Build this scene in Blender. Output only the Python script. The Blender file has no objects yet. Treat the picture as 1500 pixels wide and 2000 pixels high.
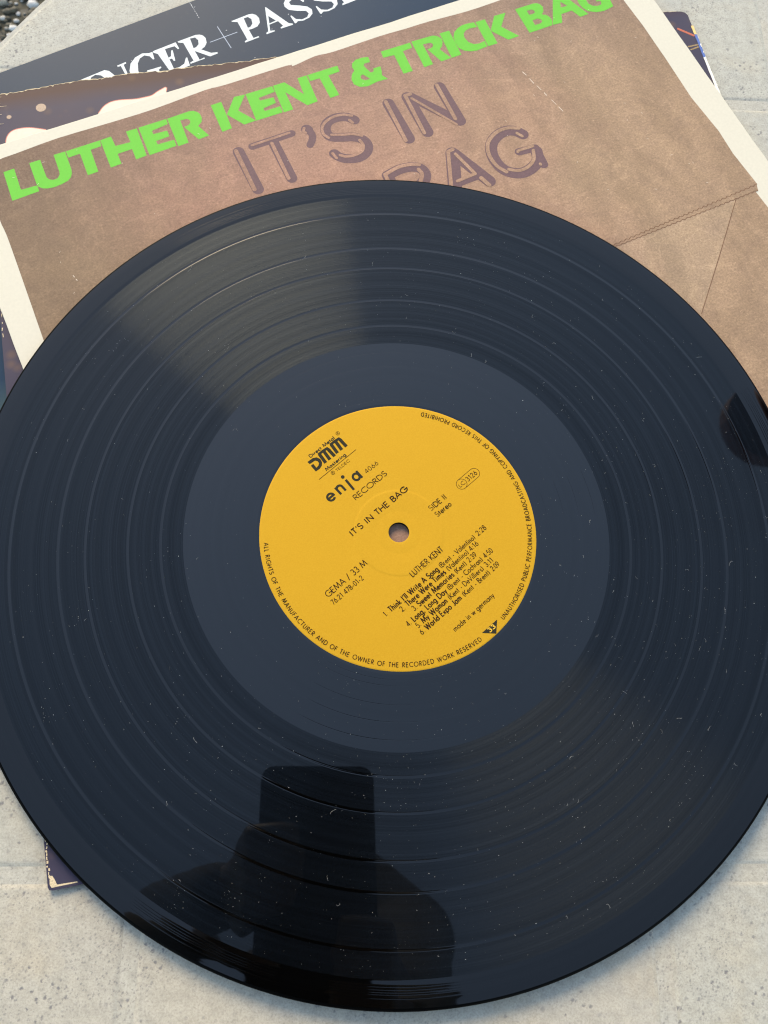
import bpy, bmesh, math, random
from mathutils import Vector, Matrix
from mathutils.geometry import tessellate_polygon

random.seed(11)
scene = bpy.context.scene
COL = scene.collection
MM = 0.001
R = math.radians

# ------------------------------------------------------------------ camera, light, exposure
TABLE_Z = 0.550                 # top of the tiles above the ground
Z0 = TABLE_Z + 0.0046           # plane of the record's playing surface


def W(x, y, z=0.0):
    """millimetres from the spindle hole -> metres in the scene"""
    return Vector((x * MM, y * MM, Z0 + z * MM))


cam_data = bpy.data.cameras.new('camera')
cam = bpy.data.objects.new('camera', cam_data)
COL.objects.link(cam)
scene.camera = cam
cam_data.sensor_fit = 'VERTICAL'
cam_data.sensor_height = 36.0
cam_data.lens = 1749.4 / 2000.0 * 36.0
cam_data.clip_start = 0.0005
cam_data.clip_end = 400.0
cam_r = Vector((0.99843, 0.0, 0.055933))
cam_u = Vector((-0.017946, 0.947132, 0.320341))
cam_b = Vector((-0.052976, -0.320843, 0.945650))
cam_p = W(-22.19, -94.93, 301.99)
cam.matrix_world = Matrix(((cam_r.x, cam_u.x, cam_b.x, cam_p.x), (cam_r.y, cam_u.y, cam_b.y, cam_p.y),
                           (cam_r.z, cam_u.z, cam_b.z, cam_p.z), (0, 0, 0, 1)))
cam_data.dof.use_dof = True
cam_data.dof.focus_distance = 0.322
cam_data.dof.aperture_fstop = 30.0

SUN_AZ, SUN_EL = 108.0, 35.0    # the light comes from the upper left
world = bpy.data.worlds.new('World')
scene.world = world
world.use_nodes = True
wn, wl = world.node_tree.nodes, world.node_tree.links
sky = wn.new('ShaderNodeTexSky')
sky.sky_type = 'NISHITA'
sky.sun_disc = False
sky.sun_elevation = R(SUN_EL)
sky.sun_rotation = R(90.0 - SUN_AZ)
sky.air_density = 1.0
sky.dust_density = 0.35
sky.ozone_density = 1.0
wl.new(sky.outputs[0], wn['Background'].inputs[0])
wn['Background'].inputs[1].default_value = 0.14

sun_data = bpy.data.lights.new('sun', 'SUN')
sun = bpy.data.objects.new('sun', sun_data)
COL.objects.link(sun)
sun_data.energy = 1.15
sun_data.angle = R(27)
sun_data.color = (1.0, 0.85, 0.62)
sdir = Vector((math.cos(R(SUN_AZ)) * math.cos(R(SUN_EL)), math.sin(R(SUN_AZ)) * math.cos(R(SUN_EL)), math.sin(R(SUN_EL))))
sun.rotation_euler = (-sdir).to_track_quat('-Z', 'Y').to_euler()
sun.location = (-2, 2, 3)

vs = scene.view_settings
vs.view_transform = 'Standard'
vs.look = 'None'
vs.exposure = 1.85
vs.gamma = 1.0
vs.use_curve_mapping = False
vs.use_white_balance = True          # the camera's balance for blue open-sky light
vs.white_balance_temperature = 7850
vs.white_balance_tint = 10
scene.cycles.max_bounces = 8
scene.cycles.use_denoising = True
scene.cycles.denoising_prefilter = 'NONE'
scene.cycles.filter_width = 1.15

# ------------------------------------------------------------------ helpers
MATS = {}


def new_mat(name):
    m = bpy.data.materials.new(name)
    m.use_nodes = True
    nt = m.node_tree
    b = nt.nodes['Principled BSDF']
    MATS[name] = m
    return m, nt, b


def node(nt, kind, **kw):
    n = nt.nodes.new(kind)
    for k, v in kw.items():
        if k.startswith('i_'):
            n.inputs[k[2:].replace('_', ' ')].default_value = v
        else:
            setattr(n, k, v)
    return n


def coords(nt, kind='Object', scale=(1, 1, 1)):
    t = node(nt, 'ShaderNodeTexCoord')
    mp = node(nt, 'ShaderNodeMapping')
    mp.inputs['Scale'].default_value = scale
    nt.links.new(t.outputs[kind], mp.inputs['Vector'])
    return mp.outputs['Vector']


def noise(nt, vec, scale, detail=2.0, rough=0.5, dist=0.0):
    n = node(nt, 'ShaderNodeTexNoise')
    n.inputs['Scale'].default_value = scale
    n.inputs['Detail'].default_value = detail
    n.inputs['Roughness'].default_value = rough
    n.inputs['Distortion'].default_value = dist
    if vec is not None:
        nt.links.new(vec, n.inputs['Vector'])
    return n.outputs['Fac']


def ramp(nt, fac, stops):
    r = node(nt, 'ShaderNodeValToRGB')
    els = r.color_ramp.elements
    while len(els) < len(stops):
        els.new(0.5)
    for e, (p, c) in zip(els, stops):
        e.position = p
        e.color = (c[0], c[1], c[2], 1) if hasattr(c, '__len__') else (c, c, c, 1)
    nt.links.new(fac, r.inputs['Fac'])
    return r.outputs['Color']


def mixc(nt, fac, a, b, mode='MIX'):
    m = node(nt, 'ShaderNodeMix', data_type='RGBA', blend_type=mode)
    for sock, v in ((m.inputs[0], fac), (m.inputs[6], a), (m.inputs[7], b)):
        if hasattr(v, 'is_linked'):
            nt.links.new(v, sock)
        elif hasattr(v, '__len__'):
            sock.default_value = (v[0], v[1], v[2], 1)
        else:
            sock.default_value = v
    return m.outputs[2]


def math_n(nt, op, a, b=None, c=None):
    m = node(nt, 'ShaderNodeMath', operation=op)
    for i, v in enumerate((a, b, c)):
        if v is None:
            continue
        if hasattr(v, 'is_linked'):
            nt.links.new(v, m.inputs[i])
        else:
            m.inputs[i].default_value = v
    return m.outputs[0]


def bump(nt, b, height, strength=0.3, dist=0.0002):
    n = node(nt, 'ShaderNodeBump')
    n.inputs['Strength'].default_value = strength
    n.inputs['Distance'].default_value = dist
    nt.links.new(height, n.inputs['Height'])
    nt.links.new(n.outputs['Normal'], b.inputs['Normal'])


def plain(name, col, rough=0.6, grain=0.08, gscale=1800, spec=0.5):
    """a printed or painted colour with a little grain of its own"""
    m, nt, b = new_mat(name)
    v = coords(nt)
    f = noise(nt, v, gscale, 3.0)
    lo = tuple(max(0, c * (1 - grain)) for c in col)
    hi = tuple(c * (1 + grain) for c in col)
    nt.links.new(ramp(nt, f, [(0.3, lo), (0.7, hi)]), b.inputs['Base Color'])
    b.inputs['Roughness'].default_value = rough
    b.inputs['Specular IOR Level'].default_value = spec
    return m


def link_mesh(name, me, mat=None, parent=None, smooth=False):
    o = bpy.data.objects.new(name, me)
    COL.objects.link(o)
    if mat is not None:
        me.materials.append(mat)
    if parent is not None:
        o.parent = parent
    if smooth:
        for p in me.polygons:
            p.use_smooth = True
    return o


def mesh_obj(name, verts, faces, mat=None, parent=None, smooth=False):
    me = bpy.data.meshes.new(name)
    me.from_pydata([tuple(v) for v in verts], [], faces)
    me.update()
    return link_mesh(name, me, mat, parent, smooth)


def empty(name, loc, label=None, cat=None, group=None, rotz=0.0):
    o = bpy.data.objects.new(name, None)
    COL.objects.link(o)
    o.location = loc
    o.rotation_euler = (0, 0, rotz)
    o.empty_display_size = 0.02
    tag(o, label, cat, group)
    return o


def tag(o, label=None, cat=None, group=None, kind=None):
    for k, v in (('label', label), ('category', cat), ('group', group), ('kind', kind)):
        if v:
            o[k] = v
    return o


def ccw(pts):
    a = sum(p[0] * q[1] - q[0] * p[1] for p, q in zip(pts, pts[1:] + pts[:1]))
    return pts if a > 0 else pts[::-1]


class Sheet:
    """collects flat printed shapes (in mm) into one mesh, each a hair above the last"""

    def __init__(self, z=0.0, step=0.0015):
        self.v, self.f, self.z, self.step, self.k = [], [], z, step, 0

    def lift(self):
        self.k += 1
        return self.z + (self.k % 40) * self.step

    def poly(self, outer, holes=(), z=None):
        z = self.lift() if z is None else z
        loops = [[Vector((p[0], p[1], 0)) for p in ccw(list(outer))]] + [[Vector((p[0], p[1], 0)) for p in ccw(list(h))[::-1]] for h in holes]
        tris = tessellate_polygon(loops)
        flat = [p for l in loops for p in l]
        n = len(self.v)
        self.v += [(p.x * MM, p.y * MM, z * MM) for p in flat]
        for t in tris:
            a, b, c = (flat[i] for i in t)
            if (b - a).cross(c - a).z < 0:
                t = (t[0], t[2], t[1])
            self.f.append(tuple(n + i for i in t))

    def ribbon(self, pts, w, cap=False, taper=None):
        """a line of width w; round ends if cap; corners are split so that no two faces share a plane"""
        runs, cur = [], [Vector((p[0], p[1])) for p in pts[:1]]
        P = [Vector((p[0], p[1])) for p in pts]
        for i in range(1, len(P)):
            cur.append(P[i])
            if i < len(P) - 1:
                a, b = P[i] - P[i - 1], P[i + 1] - P[i]
                if a.length > 1e-9 and b.length > 1e-9 and a.angle(b) > R(42):
                    runs.append(cur)
                    cur = [P[i]]
        runs.append(cur)
        for ri, q in enumerate(runs):
            if len(q) < 2:
                continue
            q = [p.copy() for p in q]
            if not cap:                      # let split corners overlap so they read as mitred
                if ri > 0:
                    q[0] = q[0] + (q[0] - q[1]).normalized() * w * 0.35
                if ri < len(runs) - 1:
                    q[-1] = q[-1] + (q[-1] - q[-2]).normalized() * w * 0.35
            z = self.lift()
            n = len(self.v)
            for i, p in enumerate(q):
                a = (q[i] - q[i - 1]) if i else (q[1] - q[0])
                b = (q[i + 1] - q[i]) if i < len(q) - 1 else a
                t = (a.normalized() + b.normalized()).normalized()
                k = 1.0 / max(0.5, t.dot(a.normalized()))
                hw = w * 0.5 * k
                nrm = Vector((-t.y, t.x)) * hw
                for s in (1, -1):
                    r_ = p + nrm * s
                    self.v.append((r_.x * MM, r_.y * MM, z * MM))
                if i:
                    self.f.append((n + 2 * i - 2, n + 2 * i - 1, n + 2 * i + 1, n + 2 * i))
            if cap:
                for p, d in ((q[0], (q[0] - q[1]).normalized()), (q[-1], (q[-1] - q[-2]).normalized())):
                    a0 = math.atan2(d.y, d.x)
                    m = len(self.v)
                    for j in range(11):
                        a = a0 - math.pi / 2 + math.pi * j / 10
                        self.v.append(((p.x + math.cos(a) * w * .5) * MM, (p.y + math.sin(a) * w * .5) * MM, z * MM))
                    self.f.append(tuple(range(m, m + 11)))

    def build(self, name, mat, parent):
        return mesh_obj(name, self.v, self.f, mat, parent)


def smooth_line(pts, n=5):
    """Catmull-Rom through the points, corners over 60 degrees kept"""
    if len(pts) < 3:
        return pts
    P = [Vector((p[0], p[1])) for p in pts]
    out = [P[0]]
    for i in range(len(P) - 1):
        p1, p2 = P[i], P[i + 1]
        p0 = P[i - 1] if i > 0 and (p1 - P[i - 1]).angle(p2 - p1) < R(60) else p1 - (p2 - p1)
        p3 = P[i + 2] if i + 2 < len(P) and (p2 - p1).angle(P[i + 2] - p2) < R(60) else p2 + (p2 - p1)
        for k in range(1, n + 1):
            t = k / n
            out.append(0.5 * ((2 * p1) + (p2 - p0) * t + (2 * p0 - 5 * p1 + 4 * p2 - p3) * t * t + (3 * p1 - p0 - 3 * p2 + p3) * t ** 3))
    return [(p.x, p.y) for p in out]


def slab(name, outline, z0, z1, mat, parent, bevel=0.0):
    """a closed board from an outline in mm"""
    o_ = ccw(list(outline))
    n = len(o_)
    bm = bmesh.new()
    lo = [bm.verts.new((x * MM, y * MM, z0 * MM)) for x, y in o_]
    hi = [bm.verts.new((x * MM, y * MM, z1 * MM)) for x, y in o_]
    for i in range(n):
        j = (i + 1) % n
        bm.faces.new((lo[i], lo[j], hi[j], hi[i]))
    bm.faces.new(hi)
    bm.faces.new(lo[::-1])
    bmesh.ops.triangulate(bm, faces=[f for f in bm.faces if len(f.verts) > 4])
    me = bpy.data.meshes.new(name)
    bm.to_mesh(me)
    bm.free()
    o = link_mesh(name, me, mat, parent)
    if bevel:
        b = o.modifiers.new('bevel', 'BEVEL')
        b.width = bevel * MM
        b.segments = 2
        b.limit_method = 'ANGLE'
        b.angle_limit = R(60)
    return o


def lathe(name, profile, mat, parent, seg=240, smooth=True):
    """revolve (r, z) pairs in mm about the spindle"""
    v, f = [], []
    n = len(profile)
    for i in range(seg):
        a = 2 * math.pi * i / seg
        c, s = math.cos(a), math.sin(a)
        v += [(r * c * MM, r * s * MM, z * MM) for r, z in profile]
    for i in range(seg):
        j = (i + 1) % seg
        for k in range(n - 1):
            f.append((i * n + k, i * n + k + 1, j * n + k + 1, j * n + k))
    return mesh_obj(name, v, f, mat, parent, smooth)


# ------------------------------------------------------------------ a plain geometric stroke alphabet (cap height 1)
def arc(cx, cy, rx, ry, a0, a1, n=12):
    return [(cx + rx * math.cos(R(a0 + (a1 - a0) * i / n)), cy + ry * math.sin(R(a0 + (a1 - a0) * i / n))) for i in range(n + 1)]


X = 0.62
GLYPHS = {
    'A': (.80, [[(0, 0), (.38, 1), (.76, 0)], [(.13, .32), (.63, .32)]]),
    'B': (.58, [[(.04, 0), (.04, 1)], [(.04, 1), (.25, 1)] + arc(.25, .77, .23, .23, 90, -90, 8) + [(.04, .54)], [(.04, .54), (.27, .54)] + arc(.27, .27, .27, .27, 90, -90, 8) + [(.04, 0)]]),
    'C': (.80, [arc(.5, .5, .48, .5, 50, 310, 16)]),
    'D': (.78, [[(.04, 0), (.04, 1)], [(.04, 1), (.22, 1)] + arc(.24, .5, .48, .5, 90, -90, 14) + [(.04, 0)]]),
    'E': (.54, [[(.46, 1), (.04, 1), (.04, 0), (.46, 0)], [(.04, .53), (.43, .53)]]),
    'F': (.50, [[(.44, 1), (.04, 1), (.04, 0)], [(.04, .53), (.42, .53)]]),
    'G': (.92, [arc(.5, .5, .48, .5, 45, 352, 18) + [(.98, .48), (.52, .48)]]),
    'H': (.72, [[(.04, 0), (.04, 1)], [(.64, 0), (.64, 1)], [(.04, .53), (.64, .53)]]),
    'I': (.22, [[(.08, 0), (.08, 1)]]),
    'J': (.42, [[(.32, 1), (.32, .2)] + arc(.14, .2, .18, .2, 0, -130, 6)]),
    'K': (.64, [[(.04, 0), (.04, 1)], [(.56, 1), (.08, .5), (.6, 0)]]),
    'L': (.46, [[(.04, 1), (.04, 0), (.42, 0)]]),
    'M': (.98, [[(0.02, 0), (.16, 1), (.47, .1), (.78, 1), (.92, 0)]]),
    'N': (.80, [[(.04, 0), (.04, 1), (.70, 0), (.70, 1)]]),
    'O': (1.0, [arc(.5, .5, .47, .5, 0, 360, 22)]),
    'P': (.54, [[(.04, 0), (.04, 1)], [(.04, 1), (.23, 1)] + arc(.23, .74, .25, .26, 90, -90, 8) + [(.04, .48)]]),
    'R': (.58, [[(.04, 0), (.04, 1)], [(.04, 1), (.23, 1)] + arc(.23, .74, .25, .26, 90, -90, 8) + [(.04, .48)], [(.2, .48), (.54, 0)]]),
    'S': (.56, [arc(.25, .76, .21, .24, 30, 270, 10) + arc(.25, .26, .24, .26, 90, -150, 10)[1:]]),
    'T': (.54, [[(0, 1), (.5, 1)], [(.25, 0), (.25, 1)]]),
    'U': (.70, [[(.04, 1), (.04, .28)] + arc(.32, .28, .28, .28, 180, 360, 10) + [(.60, 1)]]),
    'V': (.72, [[(0, 1), (.34, 0), (.68, 1)]]),
    'W': (1.06, [[(0, 1), (.26, 0), (.51, .95), (.76, 0), (1.02, 1)]]),
    'X': (.64, [[(0, 0), (.56, 1)], [(0, 1), (.6, 0)]]),
    'Y': (.64, [[(0, 1), (.3, .48), (.6, 1)], [(.3, 0), (.3, .48)]]),
    'a': (.62, [arc(.27, .29, .25, .29, 0, 360, 14), [(.52, X), (.52, 0)]]),
    'b': (.62, [arc(.31, .29, .25, .29, 0, 360, 14), [(.05, 1.05), (.05, 0)]]),
    'c': (.48, [arc(.29, .29, .26, .29, 50, 310, 12)]),
    'd': (.62, [arc(.27, .29, .25, .29, 0, 360, 14), [(.52, 1.05), (.52, 0)]]),
    'e': (.58, [[(.04, .31), (.52, .31)] + arc(.28, .29, .25, .29, 5, 320, 14)]),
    'f': (.30, [[(.12, 0), (.12, .85)] + arc(.24, .85, .12, .17, 180, 90, 4), [(.0, .58), (.26, .58)]]),
    'g': (.62, [arc(.27, .29, .25, .29, 0, 360, 14), [(.52, X), (.52, -.12)] + arc(.28, -.12, .24, .2, 0, -150, 8)]),
    'h': (.52, [[(.05, 0), (.05, 1.05)], [(.05, .3)] + arc(.23, .36, .18, .24, 180, 0, 8) + [(.41, 0)]]),
    'i': (.20, [[(.07, 0), (.07, .58)], [(.07, .74), (.07, .86)]]),
    'j': (.20, [[(.07, -.25), (.07, .58)], [(.07, .74), (.07, .86)]]),
    'k': (.50, [[(.05, 0), (.05, 1.05)], [(.42, .58), (.09, .3), (.46, 0)]]),
    'l': (.18, [[(.07, 0), (.07, 1.05)]]),
    'm': (.80, [[(.05, 0), (.05, .6)], [(.05, .36)] + arc(.21, .4, .16, .2, 180, 0, 8) + [(.37, 0)], [(.37, .36)] + arc(.53, .4, .16, .2, 180, 0, 8) + [(.69, 0)]]),
    'n': (.50, [[(.05, 0), (.05, .6)], [(.05, .34)] + arc(.22, .38, .17, .22, 180, 0, 8) + [(.39, 0)]]),
    'o': (.60, [arc(.28, .29, .25, .29, 0, 360, 14)]),
    'p': (.62, [arc(.31, .29, .25, .29, 0, 360, 14), [(.05, .6), (.05, -.3)]]),
    'r': (.34, [[(.05, 0), (.05, .6)], [(.05, .38)] + arc(.2, .4, .14, .18, 180, 60, 6)]),
    's': (.40, [arc(.18, .44, .13, .14, 30, 270, 8) + arc(.18, .15, .15, .15, 90, -150, 8)[1:]]),
    't': (.30, [[(.12, 0), (.12, .88)], [(0, .58), (.25, .58)]]),
    'u': (.50, [[(.05, .6), (.05, .2)] + arc(.22, .2, .17, .2, 180, 360, 8) + [(.39, .6)]]),
    'v': (.48, [[(0, .58), (.21, 0), (.42, .58)]]),
    'w': (.72, [[(0, .58), (.17, 0), (.34, .55), (.51, 0), (.68, .58)]]),
    'x': (.46, [[(0, 0), (.4, .58)], [(0, .58), (.4, 0)]]),
    'y': (.48, [[(0, .58), (.22, .02)], [(.42, .58), (.1, -.3)]]),
    '0': (.58, [arc(.27, .5, .23, .5, 0, 360, 16)]),
    '1': (.42, [[(.08, .82), (.25, 1), (.25, 0)]]),
    '2': (.56, [arc(.25, .74, .21, .26, 165, -35, 8) + [(.03, 0), (.5, 0)]]),
    '3': (.56, [arc(.24, .76, .19, .24, 150, -90, 8), arc(.24, .27, .24, .27, 90, -150, 8)]),
    '4': (.58, [[(.4, 0), (.4, 1), (.02, .26), (.54, .26)]]),
    '5': (.56, [[(.45, 1), (.16, 1), (.1, .57)] + arc(.24, .32, .25, .32, 105, -145, 10)]),
    '6': (.56, [[(.38, 1), (.09, .48)], arc(.27, .3, .23, .3, 0, 360, 14)]),
    '7': (.52, [[(.03, 1), (.48, 1), (.14, 0)]]),
    '8': (.56, [arc(.26, .76, .18, .24, 0, 360, 12), arc(.26, .27, .23, .27, 0, 360, 12)]),
    '9': (.56, [[(.16, 0), (.45, .52)], arc(.27, .7, .23, .3, 0, 360, 14)]),
    '.': (.22, [[(.08, 0), (.08, .11)]]),
    ',': (.22, [[(.1, .1), (.04, -.12)]]),
    ':': (.22, [[(.08, .04), (.08, .15)], [(.08, .45), (.08, .56)]]),
    "'": (.18, [[(.08, 1), (.06, .74)]]),
    '-': (.40, [[(.05, .32), (.3, .32)]]),
    '/': (.44, [[(.02, -.1), (.36, 1.05)]]),
    '(': (.28, [arc(.42, .42, .34, .66, 130, 230, 8)]),
    ')': (.28, [arc(-.16, .42, .34, .66, 50, -50, 8)]),
    ' ': (.34, []),
}


def text_width(t, track):
    return sum(GLYPHS[c][0] + track for c in t) - track


def put_text(sheet, t, x, y, width, cap, weight, track=0.06, place=None):
    """strokes of t from (x, y), squeezed to the width; place bends them (for lettering on a circle)"""
    sx = width / text_width(t, track)
    pen = 0.0
    for c in t:
        adv, strokes = GLYPHS[c]
        for s in strokes:
            pts = [(x + (pen + px) * sx, y + py * cap) for px, py in s]
            if place:
                pts = [place(*p) for p in pts]
            sheet.ribbon(pts, weight * cap)
        pen += adv + track


def rot(p, deg):
    c, s = math.cos(R(deg)), math.sin(R(deg))
    return (p[0] * c - p[1] * s, p[0] * s + p[1] * c)

# ------------------------------------------------------------------ measured prints (mm, in the frame of the sleeve or label they belong to)
GREEN = [([(-137.73, 144.04), (-133.34, 144.15), (-134.01, 133.31), (-127.51, 132.97), (-127.61, 130.01), (-138.64, 129.61)], []), ([(-127.03, 144.4), (-127.51, 133.51), (-127.13, 132.02), (-125.96, 130.78), (-124.13, 129.98), (-121.46, 129.59), (-118.2, 129.89), (-115.51, 130.56), (-113.99, 131.72), (-113.08, 133.36), (-112.63, 135.42), (-112.15, 144.52), (-116.88, 144.63), (-117.38, 135.8), (-117.81, 134.41), (-119.05, 133.13), (-120.83, 133.06), (-122.16, 133.83), (-122.85, 135.14), (-122.86, 136.49), (-122.56, 144.37)], []), ([(-111.81, 144.47), (-97.5, 144.5), (-97.92, 141.54), (-102.45, 141.47), (-103.16, 130.17), (-107.54, 130.05), (-107.0, 141.27), (-111.94, 141.15)], []), ([(-97.32, 144.53), (-92.74, 144.67), (-92.65, 139.53), (-86.37, 139.01), (-86.29, 144.72), (-81.69, 144.64), (-82.67, 130.32), (-87.22, 130.05), (-86.97, 135.55), (-93.17, 135.5), (-93.33, 130.31), (-97.94, 130.09)], []), ([(-80.93, 144.67), (-68.96, 144.6), (-69.15, 141.96), (-76.45, 141.1), (-76.49, 139.33), (-70.65, 138.91), (-70.77, 135.88), (-76.69, 135.67), (-76.63, 133.81), (-69.68, 133.48), (-69.82, 130.31), (-81.48, 130.0)], []), ([(-68.53, 144.55), (-58.64, 144.81), (-57.04, 144.28), (-55.86, 143.23), (-55.17, 141.86), (-55.2, 139.71), (-56.04, 137.77), (-58.08, 136.34), (-55.68, 130.18), (-60.27, 129.92), (-63.63, 138.03), (-61.62, 138.23), (-60.55, 138.92), (-60.17, 140.13), (-60.53, 141.07), (-61.46, 141.56), (-63.88, 141.69), (-64.72, 129.95), (-69.2, 129.84)], []), ([(-49.39, 144.34), (-44.72, 144.36), (-45.66, 130.05), (-49.97, 129.82)], []), ([(-44.97, 137.39), (-38.76, 144.77), (-34.11, 144.22), (-39.87, 137.52), (-34.95, 130.03), (-40.23, 129.86)], []), ([(-33.8, 144.3), (-21.89, 144.08), (-21.97, 140.94), (-29.43, 140.45), (-29.45, 138.93), (-23.53, 138.42), (-23.75, 135.37), (-29.72, 134.66), (-29.69, 133.13), (-22.88, 133.07), (-23.01, 129.73), (-34.86, 129.86)], []), ([(-21.48, 144.13), (-16.26, 144.08), (-11.05, 135.14), (-10.19, 143.99), (-6.09, 143.99), (-7.14, 129.57), (-12.02, 129.24), (-17.92, 139.1), (-18.36, 129.51), (-22.58, 129.56)], []), ([(-5.7, 143.97), (8.33, 143.89), (7.93, 140.66), (2.57, 140.52), (2.71, 129.25), (-1.48, 129.18), (-1.45, 140.49), (-5.75, 140.57)], []), ([(22.67, 143.31), (19.88, 143.99), (16.93, 143.93), (14.72, 142.64), (13.89, 140.8), (14.03, 138.8), (12.14, 137.18), (10.89, 134.82), (10.83, 132.0), (12.57, 129.88), (15.88, 128.9), (20.74, 129.66), (25.48, 129.33), (24.01, 132.07), (24.86, 134.25), (25.41, 136.7), (22.12, 136.79), (21.62, 135.33), (20.15, 135.05), (19.33, 137.69), (18.82, 139.77), (19.64, 140.67), (22.25, 140.5)], [[(16.5, 135.58), (15.21, 135.02), (14.89, 133.57), (16.13, 132.22), (18.51, 132.12)]]), ([(29.01, 143.96), (43.0, 143.82), (42.65, 140.92), (38.04, 140.63), (37.4, 129.25), (33.02, 129.34), (33.61, 140.12), (28.61, 140.53)], []), ([(43.76, 144.06), (53.8, 143.74), (55.23, 143.11), (56.25, 142.06), (56.86, 140.64), (56.6, 138.97), (55.28, 136.81), (53.53, 135.64), (56.12, 129.46), (51.27, 129.27), (48.5, 137.75), (50.12, 137.53), (51.39, 138.09), (52.01, 139.18), (51.67, 140.28), (50.52, 140.57), (47.83, 140.84), (47.2, 129.32), (42.96, 129.17)], []), ([(57.36, 143.62), (62.02, 143.56), (61.11, 129.43), (56.41, 129.44)], []), ([(74.46, 143.72), (71.57, 144.15), (68.94, 144.2), (66.37, 143.47), (63.96, 141.98), (62.17, 139.45), (61.56, 136.46), (61.68, 133.2), (63.2, 130.99), (65.93, 129.48), (68.71, 128.91), (73.85, 129.33), (74.05, 132.47), (71.21, 132.09), (68.86, 132.65), (67.16, 134.51), (66.64, 137.41), (67.29, 139.58), (68.82, 140.87), (71.05, 141.35), (74.6, 140.77)], []), ([(75.13, 143.56), (79.77, 143.49), (78.91, 129.2), (74.27, 129.27)], []), ([(79.99, 137.55), (84.65, 143.66), (90.27, 143.49), (84.72, 137.04), (89.8, 129.31), (84.31, 129.22), (79.51, 136.27)], []), ([(95.23, 143.65), (104.53, 143.62), (106.14, 143.21), (107.19, 142.19), (107.67, 140.27), (106.77, 138.0), (105.18, 136.57), (106.98, 135.42), (107.86, 133.52), (107.69, 131.27), (106.47, 129.28), (95.01, 129.16)], [[(99.7, 140.95), (102.11, 140.78), (102.99, 139.88), (102.83, 138.72), (101.71, 138.33), (99.7, 138.4)], [(99.51, 135.05), (102.29, 135.17), (103.5, 134.03), (103.33, 132.72), (102.02, 132.13), (99.37, 132.25)]]), ([(106.97, 129.36), (113.86, 142.21), (115.26, 145.04), (119.05, 144.97), (125.12, 129.01), (120.8, 128.88), (119.03, 133.58), (113.56, 133.5), (111.52, 128.94)], [[(115.13, 136.95), (116.58, 140.02), (118.47, 136.75)]]), ([(125.28, 141.12), (124.31, 138.11), (124.05, 135.97), (124.48, 133.0), (125.86, 130.5), (128.97, 128.61), (132.78, 127.95), (138.02, 128.8), (138.95, 136.35), (132.15, 136.74), (132.24, 134.0), (134.17, 133.69), (133.56, 131.79), (131.35, 131.59), (129.3, 132.51), (128.04, 134.4), (128.12, 136.62), (129.49, 139.48), (132.32, 141.21), (135.92, 140.94), (136.35, 144.2), (131.33, 144.44), (127.34, 143.15)], [])]
TITLE_DARK = [([(-47.62, 117.91), (-47.33, 97.82)], 2.17), ([(-41.37, 118.3), (-23.87, 118.3)], 1.43), ([(-32.6, 116.95), (-32.61, 97.61)], 2.02), ([(-17.24, 117.92), (-17.05, 117.5)], 2.13), ([(-16.51, 117.45), (-16.29, 114.24), (-17.41, 111.88), (-19.13, 110.05)], 1.28), ([(3.22, 114.76), (0.61, 117.54), (-3.56, 118.77), (-7.4, 118.03), (-9.65, 115.8), (-10.35, 112.96), (-9.18, 110.33), (-4.88, 108.46), (-0.49, 106.79), (2.29, 104.13), (2.87, 100.78), (0.76, 97.72), (-3.26, 96.57), (-7.78, 97.87), (-10.49, 100.09), (-11.62, 102.22)], 1.98), ([(20.18, 117.28), (20.36, 97.42)], 2.32), ([(29.14, 117.38), (29.09, 97.47)], 2.29), ([(30.25, 117.13), (44.17, 97.49)], 2.05), ([(44.39, 117.05), (44.52, 97.54)], 2.3), ([(3.96, 69.59), (4.13, 83.9), (10.04, 84.78), (15.28, 83.96), (18.42, 81.66), (18.87, 78.49), (17.06, 75.93), (13.39, 74.16)], 2.11), ([(34.02, 83.79), (26.36, 65.52)], 2.69), ([(34.44, 83.48), (41.96, 65.33)], 2.49), ([(29.71, 69.39), (38.95, 69.56)], 1.53), ([(66.09, 81.15), (63.87, 83.92), (60.21, 85.41), (55.32, 84.5), (51.19, 81.39), (49.12, 76.12), (49.42, 70.27), (51.71, 66.31), (56.21, 63.79), (61.45, 64.31), (65.78, 66.92), (67.54, 71.29)], 2.32), ([(60.4, 73.74), (67.8, 72.89)], 1.57), ([(67.65, 72.27), (67.07, 64.16)], 1.73)]
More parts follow.
